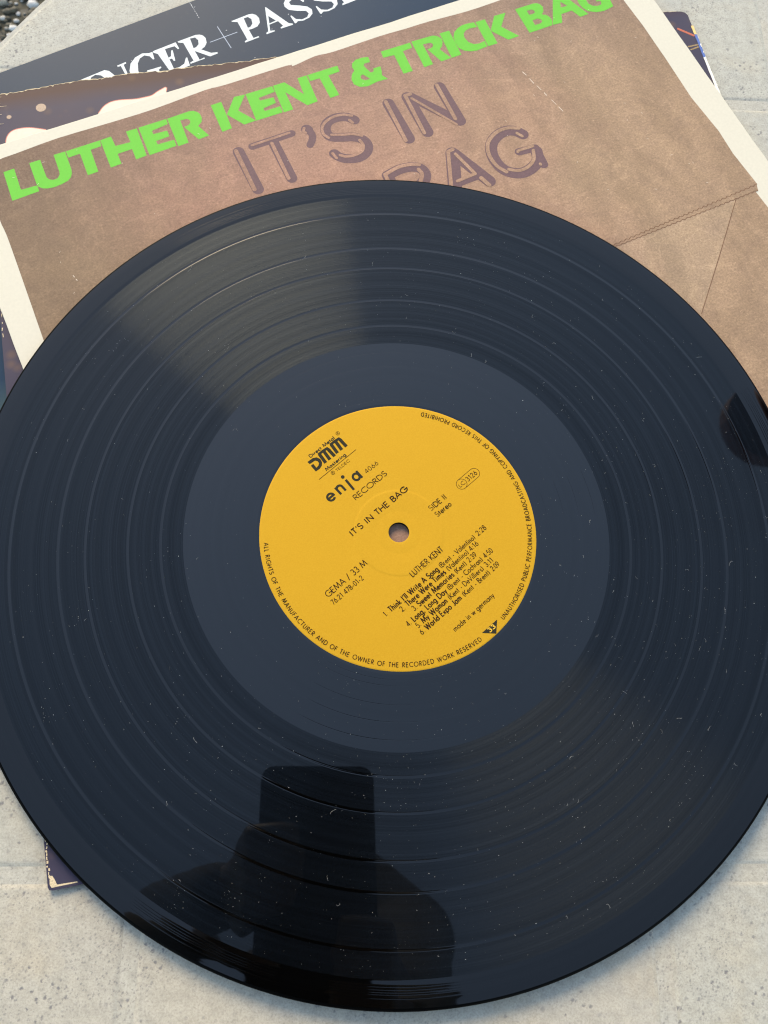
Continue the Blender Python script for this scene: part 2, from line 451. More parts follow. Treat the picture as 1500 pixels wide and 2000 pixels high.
TITLE_LIGHT = [([(-48.44, 118.68), (-48.7, 98.28)], 0.92), ([(-41.35, 118.9), (-24.69, 118.97)], 0.59), ([(-33.39, 116.71), (-33.84, 98.0)], 0.8), ([(-18.01, 118.8), (-18.8, 117.53), (-18.38, 116.34)], 0.64), ([(3.07, 117.24), (-0.11, 119.1), (-4.14, 119.58), (-8.39, 118.44), (-11.06, 116.09), (-11.74, 112.96), (-10.51, 110.48)], 0.65), ([(-8.79, 111.42), (-4.34, 109.66), (-0.28, 108.29), (2.77, 106.2)], 0.64), ([(0.92, 104.52), (1.21, 101.46), (-0.49, 99.07), (-4.1, 98.31), (-7.71, 99.06), (-9.71, 100.6)], 0.68), ([(1.22, 115.57), (1.97, 113.77)], 0.65), ([(-12.24, 102.59), (-11.67, 99.74)], 0.63), ([(19.48, 118.54), (18.7, 97.07)], 0.87), ([(30.98, 118.33), (28.59, 118.39), (27.62, 97.61)], 0.85), ([(30.54, 116.04), (42.32, 96.39)], 0.61), ([(43.63, 118.38), (43.11, 99.27)], 0.86), ([(2.57, 70.17), (3.4, 84.73), (10.04, 85.98), (15.34, 85.26), (18.5, 83.83)], 0.85), ([(17.34, 81.78), (17.6, 79.02), (15.39, 75.96)], 0.87), ([(35.0, 85.42), (32.71, 85.2), (25.89, 68.34)], 0.83), ([(35.02, 82.91), (38.18, 70.88), (29.74, 70.37)], 0.77), ([(39.57, 67.98), (41.04, 63.53)], 0.93), ([(66.03, 84.63), (61.14, 86.62), (55.57, 86.12), (50.32, 82.77), (47.97, 77.27), (48.36, 71.04), (50.76, 66.7)], 0.84), ([(52.29, 67.41), (55.83, 65.28), (60.3, 65.46), (64.34, 67.85), (66.38, 72.11)], 0.77), ([(59.89, 73.88), (60.9, 74.35), (67.28, 74.13)], 0.68), ([(64.09, 82.65), (65.44, 80.38)], 0.69), ([(65.86, 64.86), (65.85, 64.53)], 0.68)]
BAG_TOP = [(-136.99, 150.83), (-130.65, 150.95), (-112.89, 151.93), (-89.61, 151.4), (-71.91, 151.32), (-48.77, 152.66), (-39.79, 152.12), (-11.76, 152.01), (-9.44, 150.78), (1.47, 152.27), (9.84, 151.55), (31.82, 152.03), (44.57, 151.65), (55.85, 151.58), (74.72, 150.59), (91.6, 150.92)]
BAG_RIGHT = [(144.33, 130.28), (145.06, 113.85), (144.98, 93.73), (144.4, 70.72), (146.14, 50.42), (145.6, 37.86), (146.84, 20.4), (145.57, 19.55), (145.54, 17.74), (144.07, 17.23), (144.61, 8.68)]
BAG_LEFT = [(-147.01, 65.59), (-146.5, 81.11), (-145.79, 102.68), (-145.52, 115.7), (-145.97, 122.05)]
FLAP_TOP = [(146.56, 20.4), (134.76, 20.15), (117.13, 19.17), (103.79, 19.27), (91.73, 18.45), (75.54, 17.94)]
FLAP_BOT = [(145.24, 17.68), (134.86, 17.61), (116.24, 17.72), (99.84, 18.21), (88.47, 18.48), (75.42, 17.72)]
FOLD = [(134.25, 17.59), (91.46, -23.89)]
LOBES = [[(-148.25, 129.66), (-147.66, 132.16), (-146.07, 134.51), (-143.53, 135.68), (-139.43, 135.83), (-135.8, 135.0), (-131.82, 133.6), (-130.49, 125.32), (-149.47, 121.13)], [(-110.18, 138.71), (-107.76, 141.82), (-104.61, 143.76), (-100.75, 144.25), (-94.45, 143.83), (-91.02, 144.12), (-87.54, 144.68), (-84.76, 146.44), (-81.33, 148.22), (-80.74, 147.74), (-81.19, 145.9), (-82.15, 140.06), (-111.38, 131.21)]]
TORN = [(-148.71, 154.78), (-140.39, 155.14), (-134.93, 155.67), (-132.0, 155.77), (-126.49, 156.46), (-120.13, 156.98), (-115.03, 157.3), (-108.71, 156.9), (-103.15, 157.17), (-98.8, 157.9), (-89.4, 157.6), (-85.11, 157.51), (-79.56, 156.96), (-75.56, 157.76), (-67.74, 157.71), (-59.04, 157.42), (-50.27, 157.36), (-44.58, 157.08), (-40.94, 157.67), (-38.76, 157.46), (145.79, 157.52), (152.99, 156.79)]
CORNER = [(-155.33, -151.76), (-155.55, -154.28), (-155.06, -155.34), (-153.58, -155.33), (-147.11, -155.42), (-147.24, -155.07), (-153.36, -154.74), (-154.02, -152.84), (-154.52, -151.93)]
STREAKS = [(148.46, 146.75), (154.31, 142.07), (150.01, 136.21), (154.56, 136.66), (150.51, 134.37), (154.32, 135.36), (154.77, 147.41), (154.81, 142.44), (155.23, 129.25), (155.6, 110.28)]
SPOTS = [(-132.9, 145.13), (-145.99, 142.26), (-107.1, 152.0), (-117.82, 154.71), (-93.88, 156.05), (-128.72, 155.0), (-86.22, 155.46), (-70.25, 155.29)]
SERIF = [([(-52.74, 138.84), (-41.9, 139.19), (-40.39, 137.88), (-34.98, 122.16), (-36.84, 122.68), (-44.06, 136.48), (-44.4, 137.26), (-46.38, 138.56), (-48.45, 138.08), (-49.49, 136.77), (-50.05, 128.28), (-50.73, 128.32), (-50.74, 137.1), (-52.73, 137.8)], []), ([(-36.23, 139.0), (-32.15, 139.17), (-32.23, 138.47), (-33.6, 138.17), (-35.06, 122.5), (-35.63, 122.49), (-34.89, 138.13), (-36.24, 138.26)], []), ([(-19.85, 139.06), (-20.7, 135.23), (-21.32, 135.23), (-21.77, 137.33), (-23.65, 138.9), (-26.09, 138.25), (-28.03, 136.11), (-29.47, 132.51), (-29.95, 128.45), (-28.97, 125.51), (-26.64, 124.94), (-26.1, 125.59), (-25.61, 129.64), (-26.26, 130.28), (-26.13, 130.95), (-19.97, 130.33), (-20.1, 129.65), (-21.57, 129.16), (-21.74, 124.31), (-25.24, 122.41), (-30.12, 123.04), (-33.08, 125.75), (-33.8, 129.78), (-32.72, 134.15), (-30.72, 137.46), (-27.59, 139.62), (-23.95, 140.3), (-21.58, 139.24)], []), ([(-19.53, 139.34), (-8.73, 139.48), (-8.84, 135.75), (-9.5, 135.57), (-10.05, 137.74), (-14.43, 138.16), (-15.1, 133.23), (-13.79, 133.46), (-12.36, 136.25), (-11.72, 136.18), (-13.18, 130.53), (-13.84, 130.55), (-13.94, 132.15), (-15.1, 132.23), (-15.6, 126.89), (-13.28, 126.53), (-10.51, 127.31), (-8.51, 129.93), (-7.96, 129.78), (-8.82, 125.35), (-19.04, 125.29), (-18.86, 126.06), (-17.71, 126.47), (-18.27, 137.14), (-19.58, 138.42)], []), ([(-7.75, 139.5), (0.69, 139.36), (2.34, 138.73), (3.32, 137.73), (3.79, 135.9), (3.05, 133.41), (1.34, 131.73), (-0.7, 131.05), (2.26, 127.48), (4.78, 126.66), (4.67, 125.96), (0.99, 125.92), (-3.53, 131.52), (-3.77, 126.3), (-1.47, 126.53), (-1.45, 125.89), (-8.16, 126.01), (-8.02, 126.69), (-6.29, 127.07), (-5.95, 137.71), (-7.83, 138.84)], [[(-2.34, 138.64), (-0.13, 138.18), (0.42, 136.31), (-0.39, 134.17), (-2.11, 133.14), (-3.33, 133.12)]]), ([(17.99, 139.43), (26.55, 139.54), (28.06, 139.06), (29.16, 137.79), (29.56, 135.64), (28.64, 133.17), (26.83, 131.8), (24.18, 131.51), (22.52, 131.69), (22.21, 126.71), (24.66, 126.64), (24.67, 125.99), (17.87, 126.01), (17.99, 126.71), (19.44, 127.13), (20.12, 137.73), (18.01, 138.97)], [[(23.48, 138.46), (25.43, 138.34), (26.29, 136.61), (25.5, 134.08), (23.86, 132.83), (22.65, 132.91)]]), ([(34.73, 139.95), (35.15, 139.6), (39.83, 127.28), (41.3, 126.23), (41.11, 125.68), (35.39, 126.06), (35.46, 126.67), (36.95, 127.09), (36.16, 130.4), (31.82, 130.29), (30.61, 127.02), (32.34, 126.48), (32.44, 125.91), (28.34, 126.03), (28.43, 126.69), (29.68, 127.16)], [[(33.71, 134.88), (35.5, 131.06), (32.14, 130.91)]]), ([(51.8, 135.33), (51.16, 135.11), (50.38, 137.49), (47.39, 138.63), (45.56, 137.88), (45.51, 136.06), (48.64, 134.24), (51.61, 132.12), (52.65, 129.76), (51.81, 127.54), (49.48, 126.08), (46.23, 125.73), (44.0, 126.52), (42.7, 125.8), (42.21, 126.03), (42.35, 130.59), (42.93, 130.63), (43.74, 127.95), (46.07, 126.59), (48.73, 126.78), (50.31, 128.28), (50.0, 130.08), (46.36, 131.89), (43.4, 134.01), (42.61, 136.37), (43.18, 138.4), (45.1, 140.1), (48.11, 140.94), (50.83, 140.26), (52.83, 140.61), (53.09, 140.15)], [])]
S_SHIFT = [(42.21, 126.03), (54.8, 125.86)]; E_SHIFT = [(-19.04, 125.29), (66.04, 125.77)]
PLUS = [(4.38, 132.94), (17.5, 132.77), (11.14, 139.41), (11.12, 126.02)]; SCRATCH = [(6.57, 158.47), (6.2, 146.58)]
RUNS = [('Direct Metal', -5.15, 41.95, 11.71, 1.19, 'm'), ('Mastering', -4.09, 34.32, 9.42, 1.15, 'm'), ('TELDEC', -1.37, 31.67, 6.17, 0.96, 'l'), ('4066', 6.16, 24.09, 5.91, 1.6, 'l'), ('RECORDS', -3.51, 18.99, 15.29, 1.95, 'l'), ("IT'S IN THE BAG", -13.27, 9.64, 26.57, 2.09, 'b'), ('SIDE II', 14.24, -1.74, 7.7, 1.91, 'l'), ('Stereo', 14.37, -4.86, 7.05, 1.85, 'l'), ('LUTHER KENT', -7.34, -15.28, 14.88, 2.03, 'l'), ('LC', 28.09, -2.01, 2.7, 1.38, 'l'), ('3126', 32.33, -2.13, 4.77, 1.74, 'l'), ('1.', -23.75, -19.54, 1.06, 1.81, 'l'), ("Think I'll Write A Song", -21.3, -19.54, 22.66, 1.97, 'b'), ('(Brent - Valentino)', 2.4, -19.54, 16.8, 1.81, 'l'), ('2:28', 20.57, -19.54, 4.17, 1.81, 'l'), ('2.', -18.32, -21.96, 1.58, 1.81, 'l'), ('There Were Times', -15.57, -21.96, 18.12, 1.97, 'b'), ('(Valentino)', 3.68, -21.96, 9.93, 1.81, 'l'), ('4:16', 14.64, -21.96, 3.85, 1.81, 'l'), ('3.', -15.03, -24.53, 1.6, 1.81, 'l'), ('Sweet Memories', -12.56, -24.53, 16.69, 1.97, 'b'), ('(Kent)', 5.11, -24.53, 5.1, 1.81, 'l'), ('2:39', 11.36, -24.53, 3.84, 1.81, 'l'), ('4.', -20.22, -27.21, 1.58, 1.81, 'l'), ('Long, Long Day', -17.58, -27.21, 15.82, 1.97, 'b'), ('(Brent - Cochran)', -0.88, -27.21, 16.45, 1.81, 'l'), ('4:50', 16.72, -27.21, 3.88, 1.81, 'l'), ('5.', -18.1, -29.82, 1.58, 1.81, 'l'), ('My Woman', -15.51, -29.82, 11.44, 1.97, 'b'), ('(Kent - DeVilliers)', -2.99, -29.82, 16.52, 1.81, 'l'), ('3:11', 14.8, -29.82, 3.43, 1.81, 'l'), ('6.', -18.69, -32.35, 1.72, 1.81, 'l'), ('World Expo Jam', -16.1, -32.35, 16.5, 1.97, 'b'), ('(Kent - Brent)', 1.51, -32.35, 12.69, 1.81, 'l'), ('2:09', 15.47, -32.35, 3.43, 1.81, 'l'), ('made in w germany', -9.33, -39.14, 18.94, 1.81, 'l'), ('33', -0.87, -47.25, 3.16, 1.97, 'y'), ('GEMA / 33 M', -34.21, -1.4, 18.21, 2.17, 'l'), ('76.21 478-01-2', -34.54, -4.55, 14.03, 1.74, 'l')]
DMM_D = [(-7.09, 41.46), (-4.64, 41.34), (-3.37, 40.66), (-2.81, 39.34), (-3.13, 37.95), (-4.01, 37.04), (-5.36, 36.55), (-7.18, 36.69), (-7.1, 39.54), (-5.96, 39.55), (-6.05, 37.64), (-5.07, 37.79), (-4.2, 38.37), (-4.09, 39.28), (-4.64, 40.08), (-6.99, 40.28)]
DMM_M = [[[(-1.83, 41.01), (-2.29, 36.89)], [(0.15, 40.98), (-0.31, 36.85)], [(1.81, 40.56), (1.86, 36.73)], [(-2.23, 41.08), (0.24, 41.07), (1.77, 40.87), (2.1, 39.64)]], [[(3.91, 41.11), (3.44, 36.98)], [(5.92, 41.08), (5.44, 36.94)], [(7.59, 40.66), (7.62, 36.82)], [(3.51, 41.19), (6.0, 41.18), (7.55, 40.97), (7.88, 39.74)]]]
RULE = [(-8.31, 33.58), (9.47, 33.65)]; REG = [(8.63, 42.83), (-2.86, 32.3)]; JLINE = [(-1.13, 27.28), (-1.42, 22.44), (-1.24, 28.76)]; E = [(-9.47, 25.74)]; N = [(-6.2, 27.39), (-6.41, 24.14), (-3.35, 24.11)]; Aa = [(2.49, 25.64), (4.09, 24.27)]
PILL = [(29.53, -1.41), (35.88, -1.48)]; TRI = [(-2.83, -45.47), (4.46, -45.59), (0.79, -48.93)]

# ------------------------------------------------------------------ materials
def vinyl(name, sharp, rough, aniso, tangent_rough, mirror=1.0):
    """black vinyl: a polished skin plus the fan-shaped gloss of fine circular grooves"""
    m, nt, b = new_mat(name)
    nt.nodes.remove(b)
    out = [n for n in nt.nodes if n.type == 'OUTPUT_MATERIAL'][0]
    tc = node(nt, 'ShaderNodeTexCoord')
    sep = node(nt, 'ShaderNodeSeparateXYZ')
    nt.links.new(tc.outputs['Object'], sep.inputs[0])
    cmb = node(nt, 'ShaderNodeCombineXYZ')
    nt.links.new(math_n(nt, 'MULTIPLY', sep.outputs['Y'], -1.0), cmb.inputs['X'])
    nt.links.new(sep.outputs['X'], cmb.inputs['Y'])
    flat = node(nt, 'ShaderNodeCombineXYZ')
    nt.links.new(sep.outputs['X'], flat.inputs['X'])
    nt.links.new(sep.outputs['Y'], flat.inputs['Y'])
    ln = node(nt, 'ShaderNodeVectorMath', operation='LENGTH')
    nt.links.new(flat.outputs[0], ln.inputs[0])
    rad = ln.outputs['Value']

    def ring_noise(scale):
        n = node(nt, 'ShaderNodeTexNoise', noise_dimensions='1D')
        n.inputs['Scale'].default_value = scale
        n.inputs['Detail'].default_value = 2.0
        nt.links.new(rad, n.inputs['W'])
        return math_n(nt, 'SUBTRACT', n.outputs['Fac'], 0.5)
    dif = node(nt, 'ShaderNodeBsdfDiffuse')
    dif.inputs['Color'].default_value = (0.0004, 0.0004, 0.0004, 1)
    g1 = node(nt, 'ShaderNodeBsdfAnisotropic')
    g1.inputs['Roughness'].default_value = rough
    tone = math_n(nt, 'MULTIPLY_ADD', ring_noise(420.0), 0.6 * mirror * (1.0 if sharp < 0.9 else 0.12), mirror)
    tone = math_n(nt, 'MULTIPLY_ADD', ring_noise(2600.0), 0.75 * mirror * (1.0 if sharp < 0.9 else 0.1), tone)
    gcol = node(nt, 'ShaderNodeCombineXYZ')
    for ax, k in (('X', 1.0), ('Y', 0.985), ('Z', 0.945)):
        nt.links.new(math_n(nt, 'MULTIPLY', tone, k), gcol.inputs[ax])
    nt.links.new(gcol.outputs[0], g1.inputs['Color'])
    smudge = noise(nt, tc.outputs['Object'], 60, 3.0)
    nt.links.new(math_n(nt, 'MULTIPLY_ADD', math_n(nt, 'SUBTRACT', smudge, 0.5), 0.02, rough), g1.inputs['Roughness'])
    g2 = node(nt, 'ShaderNodeBsdfAnisotropic')
    g2.inputs['Anisotropy'].default_value = aniso
    nt.links.new(cmb.outputs[0], g2.inputs['Tangent'])
    g2.inputs['Roughness'].default_value = tangent_rough
    g2.inputs['Color'].default_value = (0.78, 0.92, 1.0, 1)
    mx = node(nt, 'ShaderNodeMixShader')
    w = math_n(nt, 'MULTIPLY_ADD', ring_noise(500.0), 0.9 * (1 - sharp), 1.0 - sharp)
    w = math_n(nt, 'MULTIPLY_ADD', ring_noise(3000.0), 0.9 * (1 - sharp), w)
    nt.links.new(w, mx.inputs['Fac'])
    nt.links.new(g1.outputs[0], mx.inputs[1])
    nt.links.new(g2.outputs[0], mx.inputs[2])
    fr = node(nt, 'ShaderNodeFresnel')
    fr.inputs['IOR'].default_value = 1.63
    top = node(nt, 'ShaderNodeMixShader')
    nt.links.new(fr.outputs[0], top.inputs['Fac'])
    nt.links.new(dif.outputs[0], top.inputs[1])
    nt.links.new(mx.outputs[0], top.inputs[2])
    nt.links.new(top.outputs[0], out.inputs['Surface'])
    return m


VIN_GROOVE = vinyl('vinyl_grooves', 0.80, 0.02, 0.79, 0.238, 0.50)
VIN_GAP = vinyl('vinyl_track_gap', 0.998, 0.03, 0.6, 0.2, 0.86)
VIN_SMOOTH = vinyl('vinyl_smooth', 0.995, 0.02, 0.6, 0.35, 1.0)
VIN_EDGE = vinyl('vinyl_edge', 0.98, 0.45, 0.5, 0.4, 0.05)
VIN_RIM = vinyl('vinyl_rim', 0.985, 0.03, 0.7, 0.28, 0.70)


def paper_label():
    m, nt, b = new_mat('label_paper')
    v = coords(nt)
    f = noise(nt, v, 2200, 3.0, 0.6)
    g = noise(nt, v, 90, 3.0)
    c = ramp(nt, f, [(0.25, (0.465, 0.238, 0.013)), (0.75, (0.525, 0.282, 0.019))])
    nt.links.new(mixc(nt, math_n(nt, 'MULTIPLY', g, 0.16), c, (0.40, 0.215, 0.012)), b.inputs['Base Color'])
    b.inputs['Roughness'].default_value = 0.65
    b.inputs['Specular IOR Level'].default_value = 0.10
    bump(nt, b, f, 0.25, 0.00006)
    return m


LABEL = paper_label()
INK = plain('label_ink', (0.026, 0.011, 0.004), 0.7, 0.15, 1800, 0.08)
INK_GREY = plain('label_logo_ink', (0.026, 0.023, 0.013), 0.7, 0.15, 1800, 0.08)
INK_YELLOW = plain('label_reverse_ink', (0.66, 0.38, 0.02), 0.6)


def bag_paper(name, tint=1.0, shift=(1, 1, 1)):
    """the photograph of brown wrapping paper printed on the sleeve"""
    m, nt, b = new_mat(name)
    v = coords(nt)
    big = noise(nt, v, 14, 4.0, 0.6, 0.6)
    mid = noise(nt, v, 95, 4.0, 0.65, 1.2)
    fine = noise(nt, v, 1150, 4.0, 0.7)
    st = coords(nt, 'Object', (420, 1500, 1))
    fib = noise(nt, st, 1.0, 3.0, 0.6, 1.5)
    st2 = coords(nt, 'Object', (1500, 480, 1))
    fib2 = noise(nt, st2, 1.0, 3.0, 0.6, 1.5)
    tc = node(nt, 'ShaderNodeTexCoord')
    sp = node(nt, 'ShaderNodeSeparateXYZ')
    nt.links.new(tc.outputs['Object'], sp.inputs[0])
    side = math_n(nt, 'MULTIPLY_ADD', math_n(nt, 'ABSOLUTE', math_n(nt, 'ADD', sp.outputs['X'], 0.022)), 5.6, math_n(nt, 'MULTIPLY', math_n(nt, 'SUBTRACT', big, 0.5), 0.9))
    k = [tint * s for s in shift]
    pink = tuple(a * c for a, c in zip((0.362, 0.202, 0.140), k))
    olive = tuple(a * c for a, c in zip((0.322, 0.212, 0.132), k))
    base = mixc(nt, ramp(nt, side, [(0.10, 0.0), (0.62, 1.0)]), pink, olive)
    # darker, redder towards the printed top edge of the bag
    top = ramp(nt, math_n(nt, 'MULTIPLY_ADD', math_n(nt, 'SUBTRACT', big, 0.5), 0.06, sp.outputs['Y']), [(0.095, 0.0), (0.15, 1.0)])
    base = mixc(nt, math_n(nt, 'MULTIPLY', top, 0.55), base, (0.205 * k[0], 0.132 * k[1], 0.102 * k[2]))
    left = ramp(nt, math_n(nt, 'MULTIPLY', sp.outputs['X'], -1.0), [(0.03, 1.0), (0.14, 0.66)])
    base = mixc(nt, 1.0, base, left, 'MULTIPLY')
    wr = noise(nt, v, 30, 3.0, 0.55, 1.4)                  # soft crumple lines of the photographed bag
    ridge = math_n(nt, 'ABSOLUTE', math_n(nt, 'SUBTRACT', wr, 0.5))
    base = mixc(nt, 1.0, base, ramp(nt, ridge, [(0.0, 1.14), (0.006, 1.06), (0.03, 0.99)]), 'MULTIPLY')
    st3 = coords(nt, 'Object', (52, 13, 1))
    wr2 = noise(nt, st3, 1.0, 2.0, 0.5, 1.1)
    fold = math_n(nt, 'SUBTRACT', wr2, noise(nt, coords(nt, 'Object', (52, 13, 1)), 1.12, 2.0, 0.5, 1.1))
    amt = ramp(nt, sp.outputs['X'], [(0.0, 0.35), (0.09, 1.0)])
    base = mixc(nt, amt, base, mixc(nt, 1.0, base, ramp(nt, math_n(nt, 'MULTIPLY_ADD', fold, 2.2, 0.5), [(0.25, 0.92), (0.5, 1.0), (0.75, 1.07)]), 'MULTIPLY'))
    base = mixc(nt, 1.0, base, ramp(nt, mid, [(0.3, (0.90, 0.89, 0.90)), (0.72, (1.09, 1.08, 1.04))]), 'MULTIPLY')
    base = mixc(nt, 1.0, base, ramp(nt, fine, [(0.28, 0.76), (0.72, 1.22)]), 'MULTIPLY')
    base = mixc(nt, 1.0, base, ramp(nt, fib, [(0.3, 0.86), (0.62, 1.0), (0.75, 1.28)]), 'MULTIPLY')
    base = mixc(nt, 1.0, base, ramp(nt, fib2, [(0.3, 0.9), (0.62, 1.0), (0.75, 1.22)]), 'MULTIPLY')
    nt.links.new(base, b.inputs['Base Color'])
    b.inputs['Roughness'].default_value = 0.6
    b.inputs['Specular IOR Level'].default_value = 0.12
    return m


BAG = bag_paper('bag_print')
BAG_FLAP = bag_paper('bag_print_flap', 0.97)
BAG_LIGHT = bag_paper('bag_print_light_fold', 1.07, (1.0, 1.04, 1.06))
CREAM = plain('sleeve_cream', (0.555, 0.51, 0.40), 0.6, 0.025, 900, 0.12)
GREEN_INK = plain('green_ink', (0.108, 0.425, 0.048), 0.6, 0.035, 1500, 0.12)
PURPLE_INK = plain('purple_ink', (0.135, 0.079, 0.080), 0.6, 0.10, 1500, 0.12)
LINE_INK = plain('bag_line_print', (0.16, 0.085, 0.05), 0.6, 0.2, 1500, 0.12)
CREASE = plain('worn_crease', (0.62, 0.52, 0.40), 0.7, 0.1)


def night_art():
    """dark violet cover art with soft lights and a browner worn band along the top"""
    m, nt, b = new_mat('violet_cover_art')
    v = coords(nt)
    n1 = noise(nt, v, 22, 3.0)
    n2 = noise(nt, v, 160, 3.0, 0.6, 0.8)
    tc = node(nt, 'ShaderNodeTexCoord')
    sp = node(nt, 'ShaderNodeSeparateXYZ')
    nt.links.new(tc.outputs['Object'], sp.inputs[0])
    base = mixc(nt, ramp(nt, n1, [(0.35, 0.0), (0.7, 1.0)]), (0.042, 0.038, 0.062), (0.058, 0.046, 0.062))
    yy = math_n(nt, 'MULTIPLY_ADD', math_n(nt, 'SUBTRACT', n1, 0.5), 0.004, math_n(nt, 'MULTIPLY_ADD', sp.outputs['X'], -0.03, sp.outputs['Y']))
    base = mixc(nt, ramp(nt, yy, [(0.1520, 0.0), (0.1528, 1.0)]), base, (0.062, 0.032, 0.029))
    spots = node(nt, 'ShaderNodeTexVoronoi')
    spots.inputs['Scale'].default_value = 95
    nt.links.new(v, spots.inputs['Vector'])
    base = mixc(nt, ramp(nt, spots.outputs['Distance'], [(0.06, 0.3), (0.24, 0.0)]), base, (0.20, 0.11, 0.05))
    base = mixc(nt, ramp(nt, n2, [(0.66, 0.0), (0.8, 0.4)]), base, (0.10, 0.07, 0.07))
    nt.links.new(base, b.inputs['Base Color'])
    b.inputs['Roughness'].default_value = 0.5
    b.inputs['Specular IOR Level'].default_value = 0.12
    return m


NIGHT = night_art()
LOBE = plain('pale_cover_shape', (0.38, 0.40, 0.32), 0.45, 0.05, 500)
RED = plain('red_outline_ink', (0.42, 0.06, 0.045), 0.45)
PAPER_CORE = plain('torn_board', (0.56, 0.44, 0.27), 0.85, 0.25, 2500)
ORANGE = plain('orange_streak_ink', (0.42, 0.085, 0.025), 0.4, 0.2)
GOLD = plain('gold_streak_ink', (0.26, 0.16, 0.05), 0.4, 0.3)
YELLOW = plain('spine_yellow', (0.75, 0.48, 0.16), 0.6, 0.1)
BLUE = plain('spine_blue', (0.055, 0.115, 0.33), 0.6, 0.15)
SPINE_WHITE = plain('spine_white', (0.76, 0.72, 0.60), 0.6, 0.08)
BOKEH = plain('soft_light_ink', (0.125, 0.068, 0.052), 0.4, 0.3)


def navy_art():
    m, nt, b = new_mat('navy_cover_art')
    v = coords(nt)
    n1 = noise(nt, v, 18, 3.0)
    n2 = noise(nt, v, 500, 3.0)
    tc = node(nt, 'ShaderNodeTexCoord')
    sp = node(nt, 'ShaderNodeSeparateXYZ')
    nt.links.new(tc.outputs['Object'], sp.inputs[0])
    d = math_n(nt, 'ADD', math_n(nt, 'MULTIPLY', sp.outputs['X'], 0.25), sp.outputs['Y'])
    base = mixc(nt, ramp(nt, d, [(-0.05, 0.0), (0.045, 0.0)]), (0.007, 0.026, 0.052), (0.008, 0.029, 0.056))
    base = mixc(nt, ramp(nt, n1, [(0.3, 0.0), (0.75, 0.6)]), base, (0.010, 0.035, 0.064))
    inv = math_n(nt, 'MULTIPLY', math_n(nt, 'ADD', d, 0.01), -18.0)
    base = mixc(nt, ramp(nt, inv, [(0.0, 0.0), (1.0, 1.0)]), base, (0.12, 0.185, 0.13))
    base = mixc(nt, ramp(nt, n2, [(0.62, 0.0), (0.8, 0.25)]), base, (0.04, 0.055, 0.065))
    nt.links.new(base, b.inputs['Base Color'])
    b.inputs['Roughness'].default_value = 0.42
    b.inputs['Specular IOR Level'].default_value = 0.09
    return m


NAVY = navy_art()
WHITE_INK = plain('white_lettering_ink', (0.60, 0.63, 0.60), 0.6, 0.03, 1500, 0.1)
BLUE_LINE = plain('pale_blue_line_ink', (0.20, 0.30, 0.42), 0.45)
SCRATCH_INK = plain('scratch_white', (0.42, 0.45, 0.46), 0.6)


def stone(name, base, seed):
    """cast stone with sandy grain, grey clouds and dark pits"""
    m, nt, b = new_mat(name)
    tc = node(nt, 'ShaderNodeTexCoord')
    mp = node(nt, 'ShaderNodeMapping')
    mp.inputs['Location'].default_value = (seed, seed * 0.37, 0)
    nt.links.new(tc.outputs['Object'], mp.inputs['Vector'])
    v = mp.outputs['Vector']
    cloud = noise(nt, v, 26, 5.0, 0.6, 0.5)
    warm = noise(nt, v, 48, 3.0, 0.6, 0.4)
    sand = noise(nt, v, 1500, 4.0, 0.7)
    mott = noise(nt, v, 260, 4.0, 0.65)
    c = mixc(nt, ramp(nt, cloud, [(0.34, 0.0), (0.66, 1.0)]), base, tuple(k * f for k, f in zip(base, (0.93, 0.95, 0.99))))
    c = mixc(nt, ramp(nt, warm, [(0.52, 0.0), (0.74, 0.40)]), c, tuple(k * f for k, f in zip(base, (1.04, 0.94, 0.82))))
    c = mixc(nt, 1.0, c, ramp(nt, sand, [(0.28, 0.76), (0.5, 1.0), (0.74, 1.17)]), 'MULTIPLY')
    c = mixc(nt, 1.0, c, ramp(nt, mott, [(0.28, 0.84), (0.6, 1.03)]), 'MULTIPLY')

    def pits(scale, lo, hi, amount, gate_scale, g0, g1):
        vo = node(nt, 'ShaderNodeTexVoronoi')
        vo.inputs['Scale'].default_value = scale
        vo.inputs['Randomness'].default_value = 1.0
        wob = noise(nt, v, scale * 2.3, 2.0)
        nt.links.new(mixc(nt, 0.0015, v, wob, 'ADD'), vo.inputs['Vector'])
        dot = ramp(nt, vo.outputs['Distance'], [(lo, 1.0), (hi, 0.0)])
        keep = ramp(nt, noise(nt, v, gate_scale, 2.0), [(g0, 0.0), (g1, 1.0)])
        return math_n(nt, 'MULTIPLY', math_n(nt, 'MULTIPLY', dot, keep), amount)
    p1 = pits(420, 0.12, 0.30, 0.8, 60, 0.46, 0.60)
    p2 = pits(820, 0.15, 0.36, 0.55, 34, 0.38, 0.58)
    p3 = pits(170, 0.06, 0.18, 0.7, 25, 0.52, 0.64)
    dark = (0.13, 0.125, 0.125)
    for p in (p1, p2, p3):
        c = mixc(nt, p, c, dark)
    nt.links.new(c, b.inputs['Base Color'])
    b.inputs['Roughness'].default_value = 0.7
    b.inputs['Specular IOR Level'].default_value = 0.3
    h = math_n(nt, 'SUBTRACT', math_n(nt, 'MULTIPLY_ADD', mott, 0.5, sand), math_n(nt, 'MULTIPLY', p1, 1.2))
    bump(nt, b, h, 0.35, 0.00018)
    return m


STONE_A = stone('cast_stone', (0.398, 0.375, 0.302), 0.0)
STONE_B = stone('cast_stone_greenish', (0.39, 0.372, 0.304), 3.1)
STONE_C = stone('cast_stone_warm', (0.41, 0.374, 0.294), 6.7)
GROUT = stone('joint_stone', (0.412, 0.384, 0.308), 9.2)
METAL = plain('grey_table_metal', (0.10, 0.10, 0.10), 0.45, 0.1, 300)


